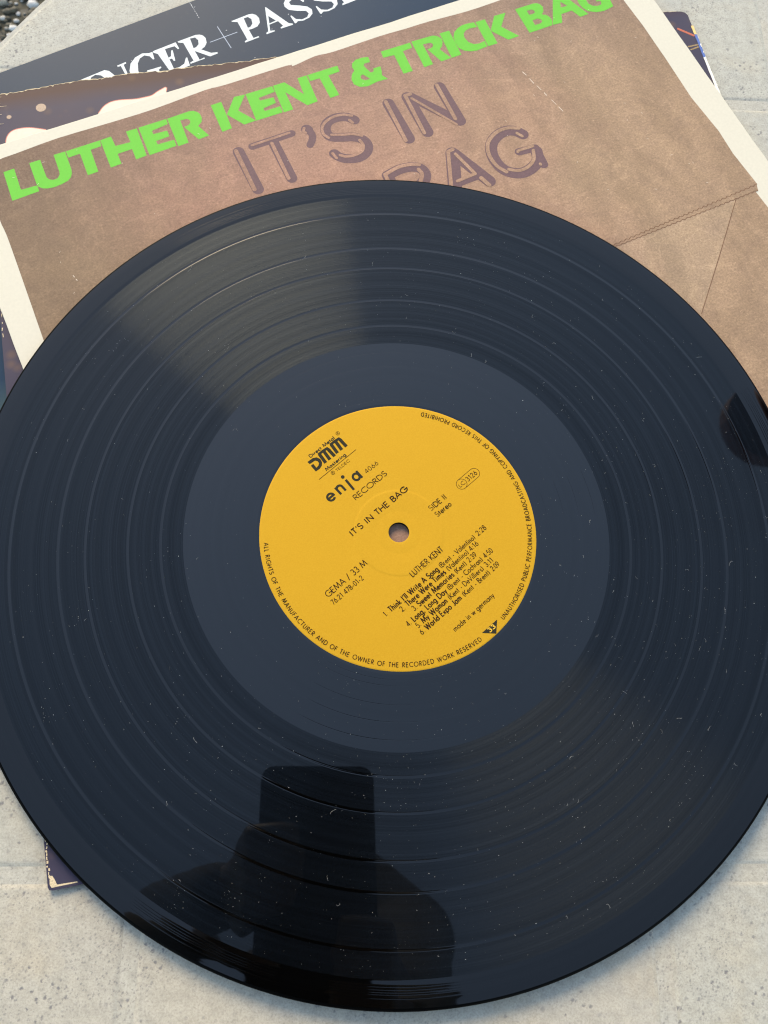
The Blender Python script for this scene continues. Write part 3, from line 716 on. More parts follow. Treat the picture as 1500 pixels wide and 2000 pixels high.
def pebble_mat():
    m, nt, b = new_mat('gravel')
    g = node(nt, 'ShaderNodeNewGeometry')
    v = coords(nt)
    n = noise(nt, v, 220, 3.0)
    c = ramp(nt, g.outputs['Random Per Island'], [(0.0, (0.055, 0.045, 0.028)), (0.35, (0.10, 0.085, 0.055)), (0.6, (0.16, 0.14, 0.10)), (0.8, (0.26, 0.24, 0.20)), (0.93, (0.52, 0.50, 0.46))])
    nt.links.new(mixc(nt, 1.0, c, ramp(nt, n, [(0.3, 0.75), (0.7, 1.15)]), 'MULTIPLY'), b.inputs['Base Color'])
    b.inputs['Roughness'].default_value = 0.8
    return m


PEBBLE = pebble_mat()


def ground_mat():
    m, nt, b = new_mat('gravel_bed')
    v = coords(nt)
    vo = node(nt, 'ShaderNodeTexVoronoi')
    vo.inputs['Scale'].default_value = 75
    nt.links.new(v, vo.inputs['Vector'])
    n = noise(nt, v, 40, 4.0)
    c = ramp(nt, vo.outputs['Color'], [(0.1, (0.03, 0.026, 0.016)), (0.6, (0.075, 0.065, 0.042)), (0.95, (0.20, 0.18, 0.14))])
    c = mixc(nt, math_n(nt, 'MULTIPLY', n, 0.5), c, (0.045, 0.045, 0.022))
    nt.links.new(c, b.inputs['Base Color'])
    b.inputs['Roughness'].default_value = 0.9
    bump(nt, b, vo.outputs['Distance'], 0.6, 0.006)
    return m


GROUND = ground_mat()
DUST = plain('dust', (0.48, 0.46, 0.42), 0.8, 0.3, 3000)
CLOTH = plain('black_jacket_cloth', (0.016, 0.016, 0.018), 0.85, 0.3, 500)
DENIM = plain('dark_denim', (0.018, 0.022, 0.034), 0.85, 0.3, 700)
SKIN = plain('skin', (0.05, 0.029, 0.022), 0.5, 0.06, 200)
HAIR = plain('dark_hair', (0.02, 0.014, 0.010), 0.5, 0.4, 900)
SHOE = plain('shoe_leather', (0.02, 0.018, 0.016), 0.5, 0.1, 300)
EYE = plain('eye_white', (0.6, 0.58, 0.55), 0.2, 0.02)
PHONE = plain('phone_black', (0.004, 0.004, 0.0045), 0.45, 0.05, 300, 0.3)
PHONE_GLASS = plain('phone_screen_glass', (0.006, 0.006, 0.007), 0.1, 0.02, 300)
BROWN_WOOD = plain('dark_brown_wood', (0.16, 0.055, 0.045), 0.6, 0.3, 60)

# ------------------------------------------------------------------ the ground: a gravel bed
ground = mesh_obj('ground', [(-60, -60, 0), (60, -60, 0), (60, 60, 0), (-60, 60, 0)], [(0, 1, 2, 3)], GROUND)
tag(ground, 'brown gravel bed under the garden table', 'ground', kind='structure')

ICO_V = []
_t = (1 + 5 ** 0.5) / 2
for s1 in (-1, 1):
    for s2 in (-1, 1):
        ICO_V += [(0, s1, s2 * _t), (s1, s2 * _t, 0), (s2 * _t, 0, s1)]
_bm = bmesh.new()
for p in ICO_V:
    _bm.verts.new(Vector(p).normalized())
bmesh.ops.convex_hull(_bm, input=_bm.verts)
_bm.verts.index_update()
ICO_V = [v.co.copy() for v in _bm.verts]
ICO_F = [tuple(v.index for v in f.verts) for f in _bm.faces]
_bm.free()

gv, gf = [], []
rg = random.Random(5)
for i in range(14000):
    x, y = rg.uniform(-0.85, -0.05), rg.uniform(0.50, 1.25)
    s = rg.choice((0.0018, 0.0025, 0.0025, 0.0032, 0.004, 0.006)) * rg.uniform(0.8, 1.2)
    q = Matrix.Rotation(rg.uniform(0, 6.28), 3, 'Z') @ Matrix.Rotation(rg.uniform(0, 6.28), 3, 'X')
    n = len(gv)
    for p in ICO_V:
        d = q @ (p * rg.uniform(0.78, 1.12))
        gv.append((x + d.x * s * 1.25, y + d.y * s, s * 0.35 + d.z * s * 0.7))
    gf += [tuple(n + k for k in f) for f in ICO_F]
gravel = mesh_obj('gravel', gv, gf, PEBBLE, None, True)
tag(gravel, 'loose grey and white gravel beyond the table edge', 'gravel', kind='stuff')

# ------------------------------------------------------------------ the round garden table with a top of cast stone tiles
TC = (214.0, -8.0)
TR = 443.4
table = empty('garden_table', (TC[0] * MM, TC[1] * MM, 0), 'round garden table topped with speckled beige cast stone tiles under the records', 'table')
TZ = TABLE_Z / MM


def clip_circle(poly, rad, n=160):
    out = poly
    for i in range(n):
        a = 2 * math.pi * (i + 0.5) / n
        nx, ny, d = math.cos(a), math.sin(a), rad * math.cos(math.pi / n)
        res = []
        for k in range(len(out)):
            p, q = out[k], out[(k + 1) % len(out)]
            dp, dq = p[0] * nx + p[1] * ny - d, q[0] * nx + q[1] * ny - d
            if dp <= 0:
                res.append(p)
            if (dp < 0 < dq) or (dq < 0 < dp):
                t = dp / (dp - dq)
                res.append((p[0] + (q[0] - p[0]) * t, p[1] + (q[1] - p[1]) * t))
        out = res
        if len(out) < 3:
            return []
    clean = []
    for p in out:
        if not clean or math.hypot(p[0] - clean[-1][0], p[1] - clean[-1][1]) > 0.4:
            clean.append(p)
    return clean


def soft_slab(name, outline, z1, depth, edge, drop, mat, parent):
    """a tile whose top edge rolls gently down into the joint"""
    o_ = ccw(list(outline))
    n = len(o_)

    def inset(d):
        res = []
        for i in range(n):
            p, a, b = Vector(o_[i]), Vector(o_[i - 1]), Vector(o_[(i + 1) % n])
            e1, e2 = (p - a).normalized(), (b - p).normalized()
            n1, n2 = Vector((-e1.y, e1.x)), Vector((-e2.y, e2.x))
            k = (n1 + n2)
            k = k / max(0.3, k.dot(n1))
            res.append(p + k * d)
        return res
    rings = [(0.0, z1 - depth), (0.0, z1 - drop), (edge * 0.35, z1 - drop * 0.55), (edge * 0.7, z1 - drop * 0.15), (edge, z1)]
    v, f = [], []
    for d, z in rings:
        v += [(p.x * MM, p.y * MM, z * MM) for p in inset(d)]
    for r_ in range(len(rings) - 1):
        for i in range(n):
            j = (i + 1) % n
            f.append((r_ * n + i, r_ * n + j, (r_ + 1) * n + j, (r_ + 1) * n + i))
    f.append(tuple(range((len(rings) - 1) * n, len(rings) * n)))
    return mesh_obj(name, v, f, mat, parent)


PITCH_X, PITCH_Y, JOINT = 166.0, 157.0, 4.6
rt = random.Random(3)
for row in range(-3, 4):
    y0 = -112.6 + row * PITCH_Y
    off = 83.2 if row % 2 else 170.6
    for k in range(-5, 5):
        x0 = off + k * PITCH_X
        wide = 2 if (row == 2 and k == -3) else 1          # one double tile at the upper left
        if row == 2 and k == -2:
            continue
        x1 = x0 + PITCH_X * wide
        rect = [(x0 + JOINT / 2, y0 + JOINT / 2), (x1 - JOINT / 2, y0 + JOINT / 2), (x1 - JOINT / 2, y0 + PITCH_Y - JOINT / 2), (x0 + JOINT / 2, y0 + PITCH_Y - JOINT / 2)]
        rect = [(x - TC[0], y - TC[1]) for x, y in rect]
        pl = clip_circle(rect, TR)
        if len(pl) < 3:
            continue
        ar = abs(sum(p[0] * q[1] - q[0] * p[1] for p, q in zip(pl, pl[1:] + pl[:1]))) / 2
        if ar < 120:
            continue
        soft_slab('tile', pl, TZ - rt.uniform(0, 0.08), 9.0, 1.9, 0.42, rt.choice((STONE_A, STONE_B, STONE_C)), table)
lathe('joint_bed', [(0.05, TZ - 0.36), (TR + 1.5, TZ - 0.36)], GROUT, table, 96, False)
lathe('table_rim', [(TR - 0.6, TZ - 0.33), (TR + 0.6, TZ - 0.5), (TR + 1.4, TZ - 1.4), (TR + 1.9, TZ - 3.0), (TR + 2.2, TZ - 9), (TR + 1.6, TZ - 22), (TR + 0.0, TZ - 26), (TR - 12, TZ - 27), (0.05, TZ - 27)], STONE_A, table, 160)
lathe('pedestal', [(34, TZ - 27.5), (60, TZ - 30), (34, TZ - 60), (28, TZ - 200), (28, 90), (45, 45), (60, 30)], METAL, table, 40)
lathe('foot', [(62, 34), (200, 20), (235, 12), (238, 0)], METAL, table, 64)

# ------------------------------------------------------------------ sleeve at the bottom: navy cover with white serif capitals
T3, T2, T1 = 0.72, 0.72, 0.90
ZB3 = TABLE_Z + 0.0001
HS = 157.5


s3 = empty('record_sleeve', (-18.06 * MM, 104.62 * MM, ZB3), 'dark navy record sleeve with white serif capitals, lowest in the stack', 'record sleeve', 'record sleeves stacked on the table', R(29.9))
slab('board', [(-HS, -HS), (HS, -HS), (HS, HS), (-HS, HS)], 0, T3, NAVY, s3, 0.4)
sh = Sheet(T3 + 0.03, 0.002)
for o_, hs in SERIF:
    sh.poly(o_, hs)
dx, dy = S_SHIFT[1][0] - S_SHIFT[0][0], S_SHIFT[1][1] - S_SHIFT[0][1]
sh.poly([(x + dx, y + dy) for x, y in SERIF[7][0]])
dx, dy = E_SHIFT[1][0] - E_SHIFT[0][0], E_SHIFT[1][1] - E_SHIFT[0][1]
sh.poly([(x + dx, y + dy) for x, y in SERIF[3][0]])
sh.build('title_lettering', WHITE_INK, s3)
sh = Sheet(T3 + 0.03, 0.004)
sh.ribbon([PLUS[0], PLUS[1]], 0.28)
sh.ribbon([PLUS[2], PLUS[3]], 0.28)
sh.build('plus_sign', BLUE_LINE, s3)
sh = Sheet(T3 + 0.03, 0.004)
rs = random.Random(8)
x0, y0 = SCRATCH[0]
x1, y1 = SCRATCH[1]
for i in range(9):
    t0, t1 = i / 9, (i + rs.uniform(0.5, 0.95)) / 9
    sh.ribbon([(x0 + (x1 - x0) * t0, y0 + (y1 - y0) * t0), (x0 + (x1 - x0) * t1 + rs.uniform(-.1, .1), y0 + (y1 - y0) * t1)], rs.uniform(0.12, 0.3))
for i in range(26):
    x, y = rs.uniform(-120, 60), rs.uniform(100, 155)
    sh.ribbon([(x, y), (x + rs.uniform(-.5, .5), y + rs.uniform(-.5, .5))], rs.uniform(0.12, 0.3))
tag(sh.build('scratches', SCRATCH_INK, s3), kind='stuff')

# ------------------------------------------------------------------ middle sleeve: violet cover, torn along its top
ZB2 = ZB3 + (T3 + 0.08) * MM
s2 = empty('record_sleeve', (12.25 * MM, 67.4 * MM, ZB2), 'worn dark violet record sleeve with a torn top edge, between the other two sleeves', 'record sleeve', 'record sleeves stacked on the table', R(11.7))
H2 = 156.2
rj = random.Random(21)


def torn_y(x):
    for (a, ya), (b_, yb) in zip(TORN_S, TORN_S[1:]):
        if a <= x <= b_:
            return ya + (yb - ya) * (x - a) / (b_ - a)
    return TORN_S[0][1] if x < TORN_S[0][0] else TORN_S[-1][1]


TORN_S = sorted(TORN)
edge_pts, x = [], -H2
while x < 152:
    edge_pts.append((x, torn_y(x) - 0.35 + rj.uniform(-0.25, 0.25)))
    x += rj.uniform(0.5, 1.5)
edge_pts += [(153.2, 156.4), (154.6, 155.6), (155.4, 154.0)]
outline2 = [(-H2, -H2 + 1.2), (-H2 + 0.4, -H2 + 0.3), (-H2 + 1.5, -H2), (H2 - 1, -H2), (H2 - 0.9, 110)] + edge_pts[::-1]
slab('board', outline2, 0, T2, NIGHT, s2, 0.0)
# the pale torn paper fibre along the edge
tv, tf = [], []
for i, (x, y) in enumerate(edge_pts[:-3]):
    wgt = max(0.04, rj.gauss(0.20, 0.16))
    if rj.random() < 0.05:
        wgt += rj.uniform(0.3, 0.7)
    if x > -36:
        wgt *= 0.5
    tv += [(x * MM, (y + 0.10) * MM, (T2 - 0.35) * MM), (x * MM, (y + 0.08) * MM, (T2 + 0.05) * MM), ((x + rj.uniform(-.2, .2)) * MM, (y - wgt) * MM, (T2 + 0.05) * MM)]
    if i:
        n = 3 * i
        tf += [(n - 3, n, n + 1, n - 2), (n - 2, n + 1, n + 2, n - 1)]
mesh_obj('torn_edge', tv, tf, PAPER_CORE, s2)
for lb in LOBES:
    sh = Sheet(T2 + 0.03, 0.0)
    sh.poly(smooth_line(lb[:-2], 4) + lb[-2:])
    shape = sh.build('pale_shape', LOBE, s2)
    sh = Sheet(T2 + 0.05, 0.0)
    sh.ribbon(smooth_line(lb[:-2], 4), 0.34)
    sh.build('red_outline', RED, shape)
sh = Sheet(T2 + 0.03, 0.006)
sh.poly(CORNER)
for i in range(15):
    y = -152.5 + i * 1.1
    x = -155.6 + rj.uniform(-.2, .35)
    sh.ribbon([(x, y), (x + rj.uniform(-.3, .3), y + rj.uniform(.5, 1.0))], rj.uniform(.2, .55))
for i in range(16):                                  # worn patches down the left edge
    y = 40 + i * 2.9
    x = -155.9 + rj.uniform(-.1, .5)
    sh.ribbon([(x, y), (x + rj.uniform(-.2, .2), y + rj.uniform(.6, 2.2))], rj.uniform(.12, .45))
for i in range(14):                                  # ring of scuffs near the top left
    y = 136 + rj.uniform(0, 17)
    x = -156 + rj.uniform(0, 7)
    sh.ribbon([(x, y), (x + rj.uniform(.5, 2.5), y + rj.uniform(0, .3))], rj.uniform(.08, .2))
tag(sh.build('worn_paper_patches', PAPER_CORE, s2), kind='stuff')
sh = Sheet(T2 + 0.03, 0.004)
sh.ribbon(STREAKS[0:2], 1.1, True)
sh.build('orange_streak', ORANGE, s2)
sh = Sheet(T2 + 0.03, 0.004)
sh.ribbon(STREAKS[2:4], 0.7, True)
sh.ribbon(STREAKS[4:6], 0.7, True)
sh.build('gold_streaks', GOLD, s2)
sh = Sheet(T2 + 0.03, 0.004)
for (px, py), r_ in zip(SPOTS[:2], (2.1, 1.0)):
    sh.poly([(px + r_ * math.cos(a * 0.4), py + r_ * math.sin(a * 0.4)) for a in range(16)][:16])
sh.build('soft_lights', BOKEH, s2)
for nm, ya, yb, mt in (('spine_strip', 147.6, 142.6, YELLOW), ('spine_strip', 142.4, 129.4, BLUE), ('spine_strip', 129.2, 108.0, SPINE_WHITE)):
    n_ = 12
    lft = [(H2 - 1.35 + rj.uniform(-.08, .08), ya + (yb - ya) * k / n_) for k in range(n_ + 1)]
    rgt = [(H2 - 0.25 + rj.uniform(-.12, .06), ya + (yb - ya) * k / n_) for k in range(n_ + 1)]
    slab(nm, lft + rgt[::-1], 0.3, T2 + 0.12, mt, s2)
sh = Sheet(T2 + 0.14, 0.004)
for i in range(10):
    y = rj.uniform(112, 142)
    sh.ribbon([(155.9 + rj.uniform(-.3, .3), y), (155.9 + rj.uniform(-.3, .3), y - rj.uniform(.3, 1.4))], rj.uniform(.15, .35))
tag(sh.build('spine_scuffs', SPINE_WHITE, s2), kind='stuff')

# ------------------------------------------------------------------ top sleeve: cream border round a printed paper bag
ZB1 = ZB2 + (T2 + 0.14) * MM
s1 = empty('record_sleeve', (28.0 * MM, 76.5 * MM, ZB1), 'brown paper bag record sleeve with cream border and bright green lettering, directly under the record', 'record sleeve', 'record sleeves stacked on the table', R(25.0))
H1 = 157.7
rb = random.Random(4)


def worn_square(h, step=9.0, amp=0.16):
    pts = []
    for (ax, ay), (bx, by) in (((-h, -h), (h, -h)), ((h, -h), (h, h)), ((h, h), (-h, h)), ((-h, h), (-h, -h))):
        k = int(2 * h / step)
        for i in range(k):
            t = i / k
            n_ = rb.uniform(-amp, amp) if i else -0.9
            ex, ey = (bx - ax) / (2 * h), (by - ay) / (2 * h)
            pts.append((ax + (bx - ax) * t + ey * n_, ay + (by - ay) * t - ex * n_))
    return pts


slab('board', worn_square(H1), 0, T1, CREAM, s1, 0.3)
bag_outline = [(-145.8, 122.05), (-144.6, 146.5), (-143.2, 149.8)] + smooth_line(BAG_TOP, 3)[1:] + [(118, 150.9), (141.8, 150.6), (143.0, 148.6), (143.6, 140)] + BAG_RIGHT + [(145.2, -20), (143.6, -80), (144.6, -148), (30, -149.4), (-60, -148.6), (-144, -149), (-145.2, -60), (-146.8, 20)] + smooth_line(BAG_LEFT, 3)[:-1]
sh = Sheet(T1 + 0.02, 0.0)
sh.poly(bag_outline)
sh.build('bag_print', BAG, s1)
fl_t, fl_b = sorted(FLAP_TOP), sorted(FLAP_BOT)


def wavy(p, q, amp, pitch):
    d = Vector((q[0] - p[0], q[1] - p[1]))
    n_ = max(2, int(d.length / pitch * 6))
    nr = Vector((-d.y, d.x)).normalized()
    return [(p[0] + d.x * i / n_ + nr.x * amp * math.sin(i * math.pi / 3), p[1] + d.y * i / n_ + nr.y * amp * math.sin(i * math.pi / 3)) for i in range(n_ + 1)]


sh = Sheet(T1 + 0.04, 0.006)
sh.poly([(-146, 16.0), (-146, -22), (88.0, -28), FOLD[1], FOLD[0], (75.4, 17.5)])
sh.build('light_fold_print', BAG_LIGHT, s1)
zig = wavy((-146, 17.5), (75.5, 18.0), 0.3, 2.4) + wavy((75.5, 18.0), (146.4, 20.4), 0.30, 2.4)
zag = wavy((-146, 15.0), (75.5, 17.0), 0.28, 2.4) + wavy((75.5, 17.0), (145.4, 17.7), 0.22, 2.4)
sh = Sheet(T1 + 0.07, 0.0)
sh.poly(zag + zig[::-1])
sh.build('flap_edge_print', BAG_FLAP, s1)
sh = Sheet(T1 + 0.09, 0.0005)
sh.ribbon(zig, 0.32)
sh.ribbon(zag, 0.30)
sh.ribbon([FOLD[0], ((FOLD[0][0] * .5 + FOLD[1][0] * .5) + .3, (FOLD[0][1] + FOLD[1][1]) * .5), FOLD[1]], 0.30)
sh.build('fold_lines_print', LINE_INK, s1)
sh = Sheet(T1 + 0.035, 0.0012)
for o_, hs in GREEN:
    sh.poly(o_, hs)
sh.build('green_lettering', GREEN_INK, s1)
sh = Sheet(T1 + 0.04, 0.001)
for pts, r_ in TITLE_DARK:
    sh.ribbon(smooth_line(pts, 5), 2 * r_ + 0.50, True)
sh.build('title_lettering', PURPLE_INK, s1)
sh = Sheet(T1 + 0.085, 0.001)
for pts, r_ in TITLE_LIGHT:
    sh.ribbon(smooth_line(pts, 5), 2 * r_ - 0.10, True)
sh.build('title_highlights', BAG, s1)
sh = Sheet(T1 + 0.05, 0.003)
for (xa, ya), (xb, yb), n_ in (((81.7, 111.0), (88.6, 83.6), 6), ((-128, 88), (-127, 84), 2)):
    for i in range(n_):
        t = i / n_
        xx, yy = xa + (xb - xa) * t, ya + (yb - ya) * t
        sh.ribbon([(xx, yy), (xx + (xb - xa) / n_ * rb.uniform(.3, .7), yy + (yb - ya) / n_ * rb.uniform(.3, .7))], rb.uniform(.12, .3))
for i in range(60):                                   # pale fibres in the printed paper
    xx, yy = rb.uniform(-140, 140), rb.uniform(20, 146)
    a = rb.uniform(0, 3.14)
    sh.ribbon([(xx, yy), (xx + math.cos(a) * rb.uniform(.4, 1.2), yy + math.sin(a) * rb.uniform(.4, 1.2))], 0.10)
tag(sh.build('worn_creases', CREASE, s1), kind='stuff')

# ------------------------------------------------------------------ the record
RB = 1.9
rec = empty('vinyl_record', W(0, 0, -RB + 0.02), 'black vinyl record with a yellow paper label lying on the sleeves', 'record')


def vee(r, w=0.10, d=0.035):
    return [(r - w * 2, 0), (r - w, 0), (r, -d), (r + w, 0), (r + w * 2, 0)]


def up(profile):
    return [(r, z + RB) for r, z in profile]


lead = [(142.2, 0.0), (142.7, 0.03), (143.3, 0.10)]
for i, r_ in enumerate((144.1, 144.9, 145.6, 146.2, 147.3)):
    zz = 0.10 + 0.05 * (r_ - 143.3)
    lead += [(r_ - 0.22, zz - 0.008), (r_ - 0.09, zz - 0.004), (r_, zz - 0.016), (r_ + 0.09, zz + 0.004), (r_ + 0.22, zz + 0.008)]
lead += [(148.2, 0.33), (149.3, 0.345), (149.9, 0.36)]
rim_edge = [(149.9, 0.36), (150.25, 0.27), (150.55, 0.08), (150.8, -0.25), (150.95, -0.6), (151.0, -0.85), (150.85, -1.25), (150.3, -1.62), (149.3, -1.84), (148.0, -1.9),
            (145.0, -1.85), (142.2, -1.6), (49.0, -1.6), (3.72, -1.62), (3.72, -0.2), (3.68, 0.06)]
lathe('outer_edge', up(rim_edge), VIN_EDGE, rec, 420)
lathe('rim', up(lead), VIN_RIM, rec, 420)
edges = [75.5, 83.2, 94.4, 108.8, 118.0, 134.2, 142.2]
G = 0.48
for i in range(6):
    a = edges[i] + (G if i else 0)
    b_ = edges[i + 1] - (G if i < 5 else 0)
    lathe('groove_band', up([(a, 0), (a + 0.05, 0), ((a + b_) / 2, 0.0), (b_ - 0.05, 0), (b_, 0)]), VIN_GROOVE, rec, 360)
for e in edges[1:-1]:
    lathe('track_gap', up([(e - G, 0), (e - G * .75, -0.011), (e - G * .35, -0.014), (e, -0.009), (e + G * .35, -0.014), (e + G * .75, -0.011), (e + G, 0)]), VIN_GAP, rec, 360)
run = [(49.0, -0.06), (49.5, -0.05), (49.9, 0.0), (50.3, 0.0)]
for r_ in (51.9, 54.0, 60.2, 65.8, 71.6):
    run += vee(r_, 0.08, 0.022)
run += [(75.0, 0.0), (75.5, 0.0)]
lathe('run_out_area', up(run), VIN_SMOOTH, rec, 360)
label = lathe('label', up([(3.68, 0.06), (3.9, 0.10), (4.4, 0.115), (7.6, 0.115), (7.9, 0.10), (8.2, 0.115), (15.2, 0.115), (15.6, 0.11), (15.85, 0.075), (16.1, 0.045), (16.5, 0.04), (48.6, 0.04), (49.0, 0.01), (49.13, -0.06)]), LABEL, rec, 240)
LROT = R(42.0)
LZ = RB + 0.065


def label_part(name, sheet, mat=INK):
    o = sheet.build(name, mat, label)
    o.rotation_euler = (0, 0, LROT)
    return o


STYLE = {'l': 0.13, 'b': 0.18, 'm': 0.23, 'y': 0.2}
GROUPS = {'track_list': range(11, 35), 'catalogue_text': (3, 4), 'title_text': (5,), 'side_text': (6, 7), 'artist_text': (8,), 'rights_code_text': (37, 38), 'origin_text': (35,)}
for nm, idx in GROUPS.items():
    sh = Sheet(RB + (0.13 if nm in ('title_text', 'side_text', 'artist_text') else 0.065), 0.0012)
    for i in idx:
        t, x, y, w_, cap, st = RUNS[i]
        put_text(sh, t, x, y, w_, cap, STYLE[st], 0.10 if st == 'l' else 0.13)
    label_part(nm, sh)
# the mastering logo
sh = Sheet(LZ, 0.0015)
for i in (0, 1):
    t, x, y, w_, cap, st = RUNS[i]
    put_text(sh, t, x, y, w_, cap, STYLE[st], 0.10)
sh.poly(DMM_D)
for grp in DMM_M:
    for k, s_ in enumerate(grp):
        sh.ribbon(s_, 1.22 if k < 3 else 0.95)
label_part('mastering_logo', sh, INK_GREY)
sh = Sheet(LZ, 0.0015)
sh.ribbon(RULE, 0.20)
t, x, y, w_, cap, st = RUNS[2]
put_text(sh, t, x, y, w_, cap, STYLE[st], 0.10)
for cx, cy in REG:
    sh.ribbon(arc(cx, cy, 0.68, 0.68, 0, 360, 20), 0.13)
    put_text(sh, 'R', cx - 0.26, cy - 0.36, 0.55, 0.72, 0.16)
label_part('mastering_rule_text', sh)
# the big lower-case company name
sh = Sheet(LZ, 0.0015)
ex, ey = E[0]
sh.ribbon([(ex - 1.2, ey), (ex + 1.25, ey)] + arc(ex, ey, 1.32, 1.32, 0, 318, 20), 0.82)
nx, ny = N[1][0] + 0.4, N[1][1]
sh.ribbon([(nx, ny), (nx, ny + 3.35)], 0.86)
sh.ribbon([(nx, ny + 1.6)] + arc(nx + 1.1, ny + 2.1, 1.1, 1.0, 180, 0, 12) + [(nx + 2.2, ny)], 0.86)
sh.ribbon([JLINE[0], JLINE[1]], 0.90)
jx, jy = JLINE[2]
sh.poly([(jx + 0.68 * math.cos(k * 0.3927), jy + 0.68 * math.sin(k * 0.3927)) for k in range(16)])
ax_, ay_ = Aa[0]
sh.ribbon(arc(ax_, ay_, 1.2, 1.3, 0, 360, 22), 0.84)
sh.ribbon([(ax_ + 1.45, ay_ + 1.7), (ax_ + 1.45, ay_ - 1.7)], 0.82)
label_part('company_name_text', sh, INK_GREY)
# label code in its oval, and the speed triangle
sh = Sheet(LZ, 0.0015)
(px0, py0), (px1, py1) = PILL
pr = 1.98
sh.ribbon(arc(px0, py0, pr, pr, 90, 270, 14) + arc(px1, py0, pr, pr, -90, 90, 14) + [(px0, py0 + pr)], 0.16)
sh.ribbon(arc(px0, py0, pr, pr, -90, 90, 14), 0.16)
for i, xo in ((9, px0 - 1.2), (10, px0 + 2.5)):
    t, x, y, w_, cap, st = RUNS[i]
    put_text(sh, t, xo, py0 - cap * .5, w_ if i == 10 else 2.5, cap, STYLE[st], 0.10)
label_part('label_code_mark', sh)
sh = Sheet(LZ, 0.0015)
sh.poly(TRI)
tri = label_part('speed_triangle', sh, INK_GREY)
sh = Sheet(LZ + 0.03, 0.0015)
put_text(sh, '33', TRI[0][0] + 2.2, -47.2, 3.0, 1.45, 0.22, 0.08)
label_part('speed_number', sh, INK_YELLOW)


def on_rim(a0, a1, rb_):
    total = R(a1 - a0) * rb_
    return total, (lambda x, y: ((rb_ - y) * math.cos(R(a0) + x / rb_), (rb_ - y) * math.sin(R(a0) + x / rb_)))


for nm, t, a0, a1 in (('rights_text', 'ALL RIGHTS OF THE MANUFACTURER AND OF THE OWNER OF THE RECORDED WORK RESERVED', -174.3 - 0.0, -53.4),
                      ('copying_text', 'UNAUTHORISED PUBLIC PERFORMANCE BROADCASTING AND COPYING OF THIS RECORD PROHIBITED', -40.6, 79.6)):
    sh = Sheet(LZ, 0.0015)
    total, place = on_rim(a0 - 42.0, a1 - 42.0, 47.6)
    put_text(sh, t, 0, 0, total, 1.5, 0.15, 0.26, place)
    label_part(nm, sh)

# ------------------------------------------------------------------ dust and lint lying on the record
rd = random.Random(77)
dv, df = [], []


def speck(x, y, s):
    n = len(dv)
    q = Matrix.Rotation(rd.uniform(0, 6.28), 3, 'Z')
    for p in ((1, 0, 0), (0, 1, 0), (-1, 0, 0), (0, -1, 0), (0, 0, 1)):
        d = q @ Vector((p[0] * s * rd.uniform(.6, 1.7), p[1] * s * rd.uniform(.5, 1.0), p[2] * s * 0.8))
        dv.append(tuple((Vector((x, y, 0.01)) + d) * MM))
    for a, b_ in ((0, 1), (1, 2), (2, 3), (3, 0)):
        df.append((n + a, n + b_, n + 4))


def lint(x, y, length, w):
    a = rd.uniform(0, 6.28)
    cur = rd.uniform(-1.6, 1.6)
    k = 7
    n = len(dv)
    p = Vector((x, y))
    for i in range(k):
        d = Vector((math.cos(a), math.sin(a)))
        nr = Vector((-d.y, d.x)) * w * .5
        zz = 0.03 + 0.05 * math.sin(math.pi * i / (k - 1))
        for s in (1, -1):
            r_ = p + nr * s
            dv.append((r_.x * MM, r_.y * MM, zz * MM))
        dv.append((p.x * MM, p.y * MM, (zz + w * .6) * MM))
        if i:
            m = n + 3 * i
            df.extend([(m - 3, m, m + 2, m - 1), (m - 1, m + 2, m + 1, m - 2)])
        p = p + d * length / (k - 1)
        a += cur * 0.35 + rd.uniform(-.35, .35)


def spot_on_disc(r0=50.5, r1=141.5):
    while True:
        r_ = math.sqrt(rd.uniform(r0 * r0, r1 * r1))
        a = rd.uniform(0, 2 * math.pi)
        x, y = r_ * math.cos(a), r_ * math.sin(a)
        if r_ < 76 and rd.random() < 0.45:
            continue
        # more has settled towards the lower right
        if rd.random() < 0.55 + 0.45 * math.cos(a - R(-35)) or rd.random() < 0.30:
            return x, y


for i in range(2600):
    x, y = spot_on_disc()
    speck(x, y, rd.choice((0.025, 0.03, 0.04, 0.045, 0.06, 0.075)))
for i in range(150):
    x, y = spot_on_disc()
    speck(x, y, rd.uniform(0.06, 0.13))
for c in range(26):                                  # little clusters
    x, y = spot_on_disc()
    for i in range(rd.randint(5, 14)):
        speck(x + rd.gauss(0, 2.2), y + rd.gauss(0, 2.2), rd.uniform(0.03, 0.09))
for i in range(95):
    x, y = spot_on_disc()
    lint(x, y, rd.choice((0.5, 0.6, 0.8, 1.0, 1.4, 2.0)) * rd.uniform(.8, 1.3), rd.uniform(0.022, 0.04))
dust = mesh_obj('dust', dv, df, DUST)
dust.location = W(0, 0, 0.02)
tag(dust, 'pale dust specks and lint scattered over the black record', 'dust', kind='stuff')

# ------------------------------------------------------------------ the phone that takes the picture
def on_phone(a, b, c):
    return cam_p + cam_r * (a * MM) + cam_u * (b * MM) + cam_b * (c * MM)


def rounded_rect(x0, x1, y0, y1, r, n=6):
    pts = []
    for cx, cy, a0 in ((x1 - r, y1 - r, 0), (x0 + r, y1 - r, 90), (x0 + r, y0 + r, 180), (x1 - r, y0 + r, 270)):
        pts += [(cx + r * math.cos(R(a0 + 90 * i / n)), cy + r * math.sin(R(a0 + 90 * i / n))) for i in range(n + 1)]
    return pts


